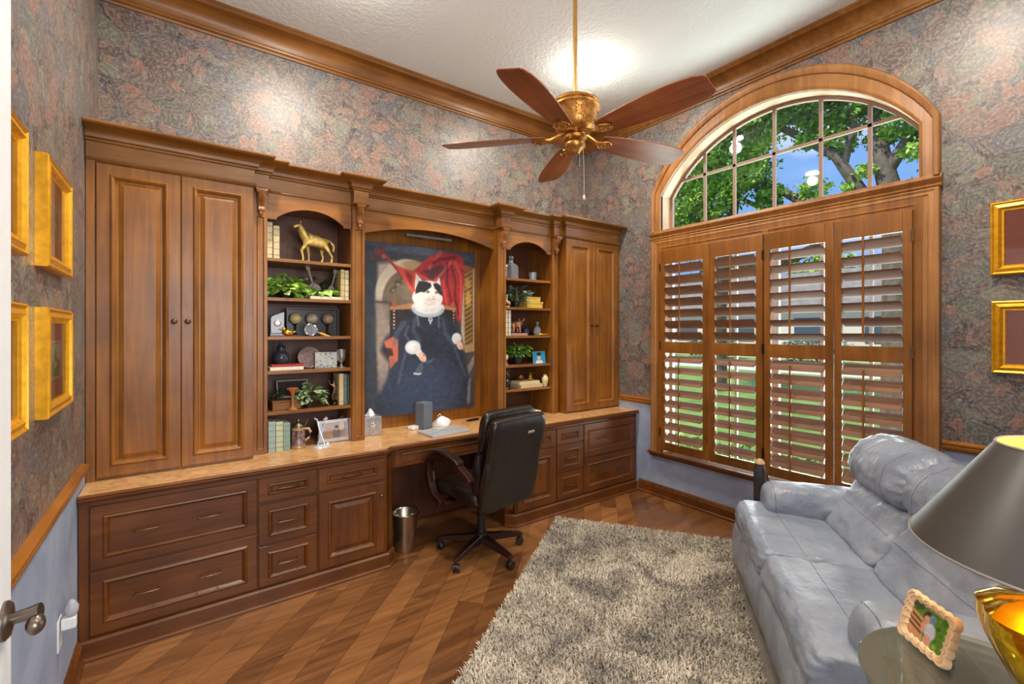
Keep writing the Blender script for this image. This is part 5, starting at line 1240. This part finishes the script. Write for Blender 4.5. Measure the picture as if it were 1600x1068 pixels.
def arm(x0, x1, sdn):
    xm = (x0 + x1) / 2; h = (x1 - x0) / 2
    # outline across (x, z) drawn along y
    out = [(-h * .86, .04), (-h * .9, .30), (-h * .98, .42), (-h * 1.06, .51), (-h * .72, .585), (0, .603), (h * .72, .585), (h * 1.06, .51), (h * .98, .42), (h * .9, .30), (h * .86, .04)]
    o = puff('armrest', [(a, b) for a, b in out], AY[0], AY[1], sofa, .075, .007, sdn, mat=LEATHER, stretch=(1, 1.6, 1.6))
    # puff draws along x with (y, z) outline: turn so that it runs along y
    seam_ring(o, AY[0] + .045, j0=8, j1=72); sm_ = o.children[0] if o.children else None
    R = Matrix(((0, 1, 0, xm), (1, 0, 0, 0), (0, 0, 1, 0), (0, 0, 0, 1))); o.data.transform(R); o.data.flip_normals()
    for c_ in [c for c in bpy.data.objects if c.parent == o]: c_.data.transform(R)
    return o
for s0, s1, sdn in ((.01, .755, 1), (.760, 1.50, 9)):
    # seat cushion with rolled front flap
    sc_ = puff('seat_cushion', [(-.045, .33), (-.050, .40), (-.015, .455), (.06, .462), (.25, .452), (.45, .440), (.52, .44), (.52, .33), (.30, .31), (.02, .30)], (s0 if sdn == 1 else s0), s1, sofa, .045, .010, sdn, mat=LEATHER, bulge=.006, gather=.0025, stretch=(.9, 2.2, 2.2))
    seam_x(sc_, 28, s0 + .02, s1 - .02)
    puff('footrest_panel', [(-.030, .05), (-.060, .12), (-.066, .22), (-.048, .315), (.00, .325), (.04, .28), (.05, .16), (.04, .05)], s0 + .005, s1 - .005, sofa, .03, .008, sdn + 3, mat=LEATHER, stretch=(1.4, 1, .8))
arm(-.03, .20, 31); arm(1.325, 1.545, 47)
for s0, s1, sdn in ((.17, .755, 61), (.76, 1.345, 77)):
    o = puff('back_cushion', [(.40, .44), (.44, .52), (.52, .66), (.60, .74), (.74, .75), (.78, .60), (.70, .42), (.52, .40)], s0, s1, sofa, .06, .009, sdn, gather=.004, stretch=(.9, 1.8, 1.8)); seam_x(o, 12, s0 + .03, s1 - .03)
    o = puff('headrest', [(.535, .71), (.500, .80), (.545, .905), (.66, .962), (.78, .935), (.84, .84), (.82, .72), (.68, .665)], s0 - .025, s1 + .012, sofa, .10, .011, sdn + 5, gather=.006, stretch=(1.2, 1.6, 1.6), bulge=.02); seam_ring(o, s0 + .13, j0=0, j1=40); seam_ring(o, s1 - .14, j0=0, j1=40)
puff('back_shell', [(.70, .06), (.70, .50), (.78, .84), (.88, .86), (.90, .70), (.88, .06)], .02, 1.52, sofa, .03, .003, 90)
# dark patterned bolster standing behind the far arm
ob = thing('carved_post', 'dark patterned stand with a pale wooden knob behind the far sofa arm', 'stand', (3.18, 1.52, 0))
M().lathe([(.050, 0), (.050, .01), (.030, .03), (.034, .25), (.038, .50), (.036, .60), (.026, .635)], seg=18).build('post', simple('dark_damask', (46, 42, 44), .6, var=.8, scale=60), ob, smooth=True)
M().lathe([(.028, .635), (.030, .640), (.022, .660), (.010, .668), (.001, .670)], seg=18).build('cap', simple('pale_wood_cap', (196, 156, 112), .5), ob, smooth=True)

# ================================================================== side table, lamp, photo frame
TX, TY, TZ = 1.632, .212, .630
t = thing('side_table', 'round smoked glass side table beside the near sofa arm', 'table', (TX, TY, 0))
M().lathe([(.268, TZ - .012), (.272, TZ - .009), (.272, TZ - .003), (.268, TZ)], seg=72).build('glass_top', TGLASS, t, smooth=True, angle=30)
CHM = simple('polished_steel', (196, 198, 196), .12, 1.0, var=.05)
for k in range(3):
    a = math.radians(100 + 120 * k)
    m = M(); m.tube([(.20 * math.cos(a), .20 * math.sin(a), TZ - .0125), (.19 * math.cos(a), .19 * math.sin(a), .3), (.20 * math.cos(a), .20 * math.sin(a), .0005)], .011, 12); m.lathe([(.02, TZ - .020), (.02, TZ - .0125)], (.20 * math.cos(a), .20 * math.sin(a), 0), 16)
    m.build('leg', CHM, t, smooth=True)
M().lathe([(.205, .20), (.205, .208)], seg=48).build('lower_shelf', TGLASS, t)
m = M(); m.tube([(.212 * math.cos(a), .212 * math.sin(a), .204) for a in [2 * PI * i / 40 for i in range(41)]], .007, 8, cap=False); m.build('shelf_ring', CHM, t, smooth=True)
LX, LY = 1.598, .073
t = thing('table_lamp', 'big gold fluted urn lamp with a dark cone shade on the glass table', 'lamp', (LX, LY, TZ + .0005))
GL = simple('polished_gold', (222, 184, 46), .09, 1.0, var=.03)
m = M(); prof = [(.080, 0), (.092, .010), (.092, .028), (.074, .040), (.082, .060), (.110, .115), (.138, .180), (.150, .225), (.150, .255), (.120, .278), (.080, .290), (.062, .300), (.060, .325), (.035, .335), (.020, .345)]
rings = []
for r, z in [(a * 1.10, b) for a, b in prof]:
    fl = .035 if .05 < z < .28 else .015
    rings.append([((r * (1 + fl * (abs(math.cos(4 * a)) * 2 - 1))) * math.cos(a), (r * (1 + fl * (abs(math.cos(4 * a)) * 2 - 1))) * math.sin(a), z) for a in [2 * PI * i / 96 for i in range(96)]])
m.loft(rings); m.build('urn_base', GL, t, smooth=True, angle=50)
SHO = simple('charcoal_shade_paper', (62, 58, 54), .38, var=.05); SHI = simple('gold_foil_lining', (236, 190, 96), .35, .4)
zb, zt, rb, rt = .400, .640, .290, .135
m = M(); m.lathe([(rb, zb), (rt, zt)], seg=72, cap=False); m.build('shade', SHO, t, smooth=True)
m = M(); m.lathe([(rb - .003, zb + .001), (rt - .003, zt - .001)], seg=72, cap=False); m.build('shade_lining', SHI, t, smooth=True)
m = M(); m.tube([(rb * math.cos(a), rb * math.sin(a), zb) for a in [2 * PI * i / 72 for i in range(73)]], .003, 6, cap=False); m.tube([(rt * math.cos(a), rt * math.sin(a), zt) for a in [2 * PI * i / 48 for i in range(49)]], .003, 6, cap=False)
m.build('shade_trim', simple('grey_shade_trim', (126, 118, 110), .5), t, smooth=True)
m = M(); m.tube([(0, 0, .34), (0, 0, .66)], .004, 8); 
for k in range(3):
    a = k * 2 * PI / 3; m.tube([(0, 0, .635), (rt * math.cos(a), rt * math.sin(a), .635)], .0018, 6)
m.build('harp', simple('rod_brass', (206, 160, 96), .3, .8), t, smooth=True)
M().ball((0, 0, .50), .035, 16, 12).build('bulb', emit('lamp_bulb', (1, .80, .5, 1), 22), t, smooth=True)
light('table_lamp_light', 'POINT', (LX, LY, TZ + .56), (0, 0, 0), 5, (1, .76, .42), .03)
# photo frame with scalloped cream edge
fa = Vector((1.731, .428, 0)); fb = Vector((1.628, .307, 0)); fx = (fb - fa).normalized()
FW, FH = .155, .128
def couple(U, V):
    A = Art(U, V, (96, 140, 50)); r = random.Random(9)
    for k in range(60): A.ell(r.random(), r.random(), .05, .05, r.choice([(60, 104, 30), (140, 180, 60), (84, 130, 40), (170, 190, 70)]), .7, .5)
    A.polyg([(0, .3), (.35, .4), (.45, 1), (0, 1)], (206, 150, 100), soft=.03)
    for k in range(3): A.line([(.02, .42 + .14 * k), (.36, .52 + .14 * k)], .03, (70, 44, 34), .9)
    A.ell(.46, .30, .13, .17, (60, 48, 44), 1, .3); A.ell(.44, .36, .08, .11, (214, 150, 126), 1, .3); A.ell(.58, .26, .09, .12, (112, 150, 166), 1, .3)
    A.ell(.58, .62, .15, .24, (196, 200, 214), 1, .25); A.ell(.56, .90, .10, .18, (206, 150, 130), 1, .3); A.ell(.40, .60, .07, .16, (206, 156, 136), 1, .4); A.ell(.12, .12, .2, .16, (70, 84, 52), 1, .5)
    return A.grain(7, 12)
rz = math.atan2(fx.y, fx.x)
t = thing('scalloped_photo_frame', 'cream scalloped photo frame leaning on the glass side table', 'picture frame', mat=Matrix.Translation((fa + fb) / 2 + Vector((0, 0, TZ + .004))) @ Matrix.Rotation(rz, 4, 'Z') @ Matrix.Rotation(-.28, 4, 'X'))
def scallop(w, h, n1, n2, amp):
    pts = []
    for s_, (ax, az, bx_, bz, nn) in enumerate(((-w / 2, 0, w / 2, 0, n1), (w / 2, 0, w / 2, h, n2), (w / 2, h, -w / 2, h, n1), (-w / 2, h, -w / 2, 0, n2))):
        L = math.hypot(bx_ - ax, bz - az); nx_, nz_ = (bz - az) / L, -(bx_ - ax) / L
        for i in range(nn * 8):
            f = i / (nn * 8); b = abs(math.sin(PI * f * nn)) ** .6 * amp
            pts.append((ax + (bx_ - ax) * f + nx_ * b, az + (bz - az) * f + nz_ * b))
    return pts
def sc_ring(k, y): 
    base_ = scallop(FW, FH, 6, 5, .006); cx, cz = 0, FH / 2
    inner = .70
    return [(x * (1 - k * (1 - inner)), y, cz + (z - cz) * (1 - k * (1 - inner * .98)) + .009) for x, z in base_]
m = M(); m.loft([sc_ring(0, .012), sc_ring(0, .0), sc_ring(.08, -.006), sc_ring(.3, -.007), sc_ring(.36, -.003), sc_ring(.44, -.006), sc_ring(.62, -.006), sc_ring(.68, -.002), sc_ring(.76, -.004), sc_ring(.95, -.001), sc_ring(1.0, .002)], cap=False)
m.build('frame', simple('cream_resin', (226, 196, 156), .45, var=.06), t, smooth=True, angle=35)
picture('photo', FW * .78, FH * .78, 60, 48, couple, t, y=.0025, z0=.009 + FH * .13)
M().box(-.05, .05, .004, .011, .02, FH).build('backing', simple('black_card', (28, 26, 26), .7), t)
M().obox(Matrix.Translation((0, .045, .062)) @ Matrix.Rotation(.52, 4, 'X'), .045, .003, .115).build('easel_leg', simple('black_card', (28, 26, 26), .7), t)

# ================================================================== waste bin
t = thing('waste_bin', 'brushed steel waste bin with a dark liner in the kneehole', 'bin', (1.290, 3.035, 0.0005))
M().lathe([(.060, 0), (.063, .004), (.092, .262), (.096, .266), (.094, .268), (.088, .262), (.058, .006), (.001, .006)], seg=40, cap=False).build('bucket', simple('brushed_steel', (190, 176, 158), .24, .95, var=.08), t, smooth=True, angle=40)
m = M(); m.lathe([(.0975, .262), (.101, .267), (.0975, .272), (.093, .268)], seg=40, cap=False); m.build('rim', CHM, t, smooth=True)

# ================================================================== office chair
CX, CY = 1.70, 2.69
fyaw = math.radians(9)
ch = thing('office_chair', 'black leather executive swivel chair with mahogany arms at the desk', 'chair', (CX, CY, 0.0), fyaw)
MAH = wood('mahogany_gloss', (26, 12, 9), (42, 18, 12), (62, 26, 16), 'y', .25, .4)
PLA = simple('black_plastic', (26, 24, 24), .35)
ph = math.radians(205) - fyaw
for k in range(5):
    a = ph + k * 2 * PI / 5; RZ = Matrix.Rotation(a, 4, 'Z')
    m = M(); m.loft([[(x, -w, z0), (x, w, z0), (x, w * .7, z1), (x, -w * .7, z1)] for x, w, z0, z1 in ((.02, .034, .085, .135), (.12, .028, .080, .122), (.24, .022, .072, .104), (.300, .020, .068, .092), (.315, .012, .07, .088))])
    o = m.build('base_arm', MAH, ch, bevel=.004); o.matrix_local = RZ
    m = M(); m.tube([(.295, 0, .056), (.295, 0, .07)], .008, 8)
    RC = Matrix.Translation((.295, 0, .0275)) @ Matrix.Rotation(.6 + k, 4, 'Z') @ Matrix.Rotation(PI / 2, 4, 'X')
    for s_ in (-1, 1): m.lathe([(.010, s_ * .022), (.024, s_ * .022), (.027, s_ * .018), (.027, s_ * .008), (.010, s_ * .006)], seg=20, mat=RC)
    m.lathe([(.012, -.006), (.012, .006)], seg=12, mat=RC); m.tube([(.295, 0, .056), (.295, 0, .03)], .007, 8); m.ball((.295, 0, .036), .024, 12, 8, (.8, .8, .8))
    o = m.build('caster', simple('caster_grey', (52, 42, 38), .3, .3), ch, smooth=True, angle=40); o.matrix_local = RZ
M().lathe([(.040, .085), (.045, .12), (.040, .145), (.028, .15), (.028, .27), (.022, .272), (.022, .40)], seg=24).build('gas_column', PLA, ch, smooth=True, angle=40)
M().box(-.10, .10, -.14, .12, .385, .425).box(-.04, .04, -.26, -.12, .39, .415).build('tilt_mechanism', PLA, ch, bevel=.008)
M().tube([(.09, -.02, .40), (.20, -.03, .40), (.25, -.05, .395)], [.006, .006, .010], 8).build('tilt_lever', simple('chrome', (214, 214, 216), .12, 1.0), ch, smooth=True)
def chpuff(name, prof, x0, x1, rnd, wr, seed, **k): return puff(name, prof, x0, x1, ch, rnd, wr, seed, mat=BLACKL, **k)
chpuff('seat', [(-.22, .435), (-.24, .475), (-.18, .515), (0, .525), (.18, .520), (.255, .485), (.25, .44), (.16, .425)], -.255, .255, .06, .006, 4)
rec = math.radians(13)
def bk(pts):     # points (distance behind, height) turned by the recline about the seat rear
    return [(-.235 + y * math.cos(rec) - (z - .43) * math.sin(rec), .43 + (z - .43) * math.cos(rec) + y * math.sin(rec)) for y, z in pts]
chpuff('backrest', bk([(-.035, .40), (-.045, .60), (-.045, .85), (-.035, .985), (.0, 1.01), (.03, .975), (.028, .80), (.02, .60), (.02, .42)]), -.238, .238, .05, .004, 14)
chpuff('back_cushion', bk([(.02, .44), (.025, .60), (.05, .72), (.035, .84), (.045, .97), (.07, 1.025), (.11, 1.015), (.115, .92), (.10, .84), (.12, .70), (.11, .56), (.08, .46)]), -.232, .232, .06, .005, 24)
lab = M(); lab.tube([(-.03, 0, 0), (.03, 0, 0)], .0095, 12)
lab.xf(Matrix.Scale(.3, 4, Vector((0, 1, 0)))); p = bk([(-.0465, .905)])[0]; lab.xf(Matrix.Translation((.085, p[0] - .002, p[1])))
lab.build('name_badge', simple('badge_silver', (170, 160, 148), .3, .8), ch, smooth=True)
for sx in (-1, 1):
    X = sx * .285
    m = M(); pts = [(-.235, .60), (-.20, .625), (-.08, .688), (.05, .712), (.15, .700), (.205, .655), (.215, .58), (.195, .50), (.15, .435), (.06, .40)]
    rs = [.020, .022, .024, .026, .028, .030, .027, .025, .024, .022]; rings = []
    for i, (y, z) in enumerate(pts):
        d = Vector((pts[min(i + 1, 9)][0] - pts[max(i - 1, 0)][0], pts[min(i + 1, 9)][1] - pts[max(i - 1, 0)][1])).normalized(); nn = Vector((-d.y, d.x)); r = rs[i]; w = .026
        rings.append([(X - w, y + nn.x * r, z + nn.y * r), (X + w, y + nn.x * r, z + nn.y * r), (X + w, y - nn.x * r, z - nn.y * r), (X - w, y - nn.x * r, z - nn.y * r)])
    m.loft(rings); m.box(min(X, sx * .12), max(X, sx * .12), .02, .10, .395, .415); m.build('arm_frame', MAH, ch, bevel=.010, segs=3)
    o = puff('arm_pad', [(-.13, .690), (-.10, .720), (.03, .752), (.13, .742), (.17, .700), (.12, .715), (.03, .728), (-.08, .700)], X - .032, X + .032, ch, .012, .002, 50, mat=BLACKL, nseg=8)
# ================================================================== outside
def grass_mat():
    t = NT('sunny_lawn'); n = t.noise(t.coord(), 1.2, 5, .65); b = t.noise(t.coord(), 40, 3)
    t.set(t.ramp(t.math('ADD', t.math('MULTIPLY', n, .6), t.math('MULTIPLY', b, .4)), [(.35, srgb(86, 122, 50)), (.65, srgb(140, 172, 84))]), .9); return t.m
GZ = -.16
struct(M().box(3.78, 60, -30, 50, GZ - .1, GZ).build('lawn', grass_mat()))
struct(M().box(20, 26, -30, 50, GZ, GZ + .012).build('street', simple('pale_concrete', (206, 202, 196), .9)))
struct(M().box(3.78, 5.0, -3, 8, GZ, GZ + .015).build('garden_bed', simple('bark_mulch', (92, 74, 62), .95, var=.4, scale=30)))
BARK = simple('oak_bark', (104, 92, 80), .9, var=.4, scale=9, bump=.6)
L_OAK = leaf_mat('oak_leaf', (52, 96, 28), (112, 166, 48), (190, 216, 90))
L_OAK.node_tree.nodes['Noise Texture'].inputs['Scale'].default_value = 1.3
def leaf_cloud(blobs, per, leaf, seed):
    g = np.random.default_rng(seed); V = []; n_all = 0
    for (x, y, z, r) in blobs:
        n = int(per * (r / 1.0) ** 2); d = g.normal(size=(n, 3)); d /= np.linalg.norm(d, axis=1)[:, None]
        c = np.array([x, y, z]) + d * (r * g.uniform(.35, 1.0, n) ** .6)[:, None] * np.array([1, 1, .75]) * (1 + .25 * np.sin(d[:, :1] * 9 + z))
        a = g.normal(size=(n, 3)); a /= np.linalg.norm(a, axis=1)[:, None]; b = np.cross(a, g.normal(size=(n, 3))); b /= np.linalg.norm(b, axis=1)[:, None]
        L = leaf * g.uniform(.6, 1.3, n)[:, None]
        V.append(np.stack([c - a * L * .5, c + b * L * .26, c + a * L * .5, c - b * L * .26], 1).reshape(-1, 3)); n_all += n
    P = np.concatenate(V).astype(np.float32); me = bpy.data.meshes.new('foliage'); me.vertices.add(len(P)); me.vertices.foreach_set('co', P.ravel())
    me.loops.add(n_all * 4); me.loops.foreach_set('vertex_index', np.arange(n_all * 4, dtype=np.int32)); me.polygons.add(n_all)
    me.polygons.foreach_set('loop_start', (np.arange(n_all) * 4).astype(np.int32)); me.update(calc_edges=True); me.validate(); return me
def tree(label, base, limbs, blobs, per, leaf, seed, mat):
    t = thing('oak_tree', label, 'tree', (base[0], base[1], GZ))
    m = M()
    for pts, rs in limbs: m.tube([(p[0] - base[0], p[1] - base[1], p[2] - GZ) for p in pts], rs, 10)
    m.build('trunk', BARK, t, smooth=True)
    me = leaf_cloud([(b[0] - base[0], b[1] - base[1], b[2] - GZ, b[3]) for b in blobs], per, leaf, seed); me.materials.append(mat)
    o = bpy.data.objects.new('foliage', me); COL.objects.link(o); o.parent = t; o['kind'] = 'stuff'
    return t
tree('large live oak with forked trunk seen through the right side of the arched window', (10, 2.45, GZ),
     [([(10, 2.40, GZ), (10, 2.45, 2.0), (10, 2.50, 3.6), (10, 2.66, 4.4), (10.1, 2.80, 5.2), (10.2, 2.9, 6.6)], [.32, .24, .19, .15, .10, .05]),
      ([(10, 2.62, 4.3), (10, 2.35, 4.75), (9.9, 2.1, 5.3), (9.8, 1.7, 6.2)], [.11, .09, .06, .03]),
      ([(10, 2.52, 3.4), (9.9, 2.95, 4.0), (9.8, 3.32, 4.75), (9.7, 3.85, 5.25), (9.5, 4.4, 5.7), (9.3, 5.2, 6.2)], [.14, .11, .09, .075, .05, .03]),
      ([(9.85, 3.2, 4.6), (9.7, 3.0, 5.2), (9.5, 3.1, 6.0)], [.07, .05, .03])],
     [(9.6, 5.5, 6.0, 1.0), (9.2, 4.7, 6.0, .85), (9.6, 3.9, 6.1, .9), (10.0, 3.2, 6.0, .9), (10.3, 2.5, 5.9, .75), (9.3, 5.3, 5.2, .75), (9.4, 4.6, 5.45, .5), (9.8, 3.4, 5.45, .5), (10.2, 2.3, 5.4, .45),
      (10.0, 1.5, 5.0, .6), (9.9, 1.5, 4.4, .5), (10.1, 2.05, 4.75, .28), (9.9, 1.1, 5.6, .8), (9.9, 3.3, 5.0, .32), (9.6, 3.75, 5.1, .22), (8.9, 6.1, 5.7, .8), (10.3, 2.0, 4.1, .30), (10.2, 2.75, 5.0, .25), (9.8, 2.2, 4.5, .22), (9.7, 1.75, 4.0, .3), (9.9, 2.35, 5.0, .35), (9.8, 2.85, 4.35, .18), (9.7, 1.75, 4.75, .28), (9.9, 3.1, 4.15, .16)], 5200, .10, 5, L_OAK)
tree('second oak with slanting limbs filling the left of the arched window', (12.5, 7.2, GZ),
     [([(12.5, 7.2, GZ), (12.4, 7.1, 2.2), (12.2, 6.7, 4.0), (12.0, 6.3, 5.2)], [.30, .24, .17, .08]),
      ([(12.2, 4.4, 4.1), (12.2, 4.9, 4.7), (12.1, 5.6, 5.3), (12.0, 6.3, 5.6)], [.12, .11, .09, .06]),
      ([(12.3, 5.1, 4.0), (12.2, 5.5, 4.5), (12.1, 6.2, 5.0)], [.09, .08, .05]), ([(12.3, 4.6, 3.5), (12.2, 4.4, 4.1)], [.12, .12]), ([(12.2, 6.6, 3.4), (12.3, 5.5, 3.2), (12.3, 4.6, 3.5)], [.15, .13, .12])],
     [(11.8, 7.4, 6.4, 1.1), (11.6, 6.3, 6.6, .95), (11.4, 7.9, 5.2, 1.0), (11.8, 6.9, 5.2, .85), (11.8, 6.0, 5.6, .7), (12.0, 5.5, 4.9, .4), (12.0, 7.6, 4.3, .9), (12.1, 6.7, 4.3, .5), (11.6, 8.6, 6.2, 1.1), (12.2, 4.6, 4.9, .35), (12.4, 6.0, 4.3, .30)], 4200, .12, 9, L_OAK)
g_ = random.Random(8)
for k, (x, y, r) in enumerate(((5.0, 3.36, .27), (5.1, 2.75, .26), (5.2, 2.15, .28), (5.1, 1.55, .26), (5.2, .93, .28), (5.4, 4.0, .30))):
    t = thing('garden_shrub', 'low yellow-green shrub outside the shutters, ' + ('behind the left half of the second panel', 'behind the gap between second and third panel', 'behind the third panel', 'behind the left half of the rightmost panel', 'behind the right half of the rightmost panel', 'behind the panel nearest the cabinets')[k], 'shrub', (x, y, GZ), group='shrubs in the bed outside the window')
    me = leaf_cloud([(0, 0, r * .9, r)], 3000, .10, 40 + k); me.materials.append(L_LIME); o = bpy.data.objects.new('foliage', me); COL.objects.link(o); o.parent = t; o['kind'] = 'stuff'
    M().tube([(0, 0, 0), (0, .01, r * .9)], [.02, .008], 8).build('stem', BARK, t)
hs = thing('neighbour_house', 'pale single storey house across the street behind the shutters', 'house', (33, 12, GZ))
M().box(30, 37, 2, 24, GZ, 3.1).build('wall', simple('house_stucco', (214, 206, 190), .9), hs, world=True)
M().prism([(29.3, 3.05), (37.7, 3.05), (33.5, 5.4)], 1.3, 24.7, 'y').build('roof', simple('grey_shingle', (128, 122, 118), .9, var=.25, scale=3), hs, world=True)
for yy in (4.5, 8.0, 11.5, 15.5, 19.5):
    w_ = M().box(29.94, 29.998, yy - .8, yy + .8, .9, 2.3).build('window', simple('far_window', (70, 82, 96), .2), hs, world=True)
for k, (x, y) in enumerate(((27.5, 5.5), (28, 10.5), (27.5, 16.0), (28, 21))):
    t = thing('far_hedge', 'grey-green clipped hedge of the far house, ' + ('rightmost of four', 'third from the left', 'second from the left', 'leftmost of four')[k], 'hedge', (x, y, GZ), group='hedges by the far house')
    me = leaf_cloud([(0, -1, .6, .8), (0, 0, .7, .9), (0, 1, .6, .8)], 700, .22, 60 + k); me.materials.append(L_DUST); o = bpy.data.objects.new('foliage', me); COL.objects.link(o); o.parent = t; o['kind'] = 'stuff'
for k, (x, y, r) in enumerate(((43, 6, 3.2), (43, 15, 3.4), (43, 24, 3.4), (43, -3, 3.0), (43, 33, 3.4))):
    t = thing('distant_tree', 'distant hazy tree beyond the street, ' + ('right of the house middle', 'behind the house middle', 'behind the left half of the house', 'far right of the row', 'far left of the row')[k], 'tree', (x, y, GZ), group='distant trees beyond the street')
    me = leaf_cloud([(0, 0, 5.2, r), (0, 1.5, 4.2, r * .7)], 300, .55, 80 + k); me.materials.append(L_OAK); o = bpy.data.objects.new('foliage', me); COL.objects.link(o); o.parent = t; o['kind'] = 'stuff'
    M().tube([(0, 0, 0), (0, 0, 5)], [.3, .15], 8).build('trunk', BARK, t)
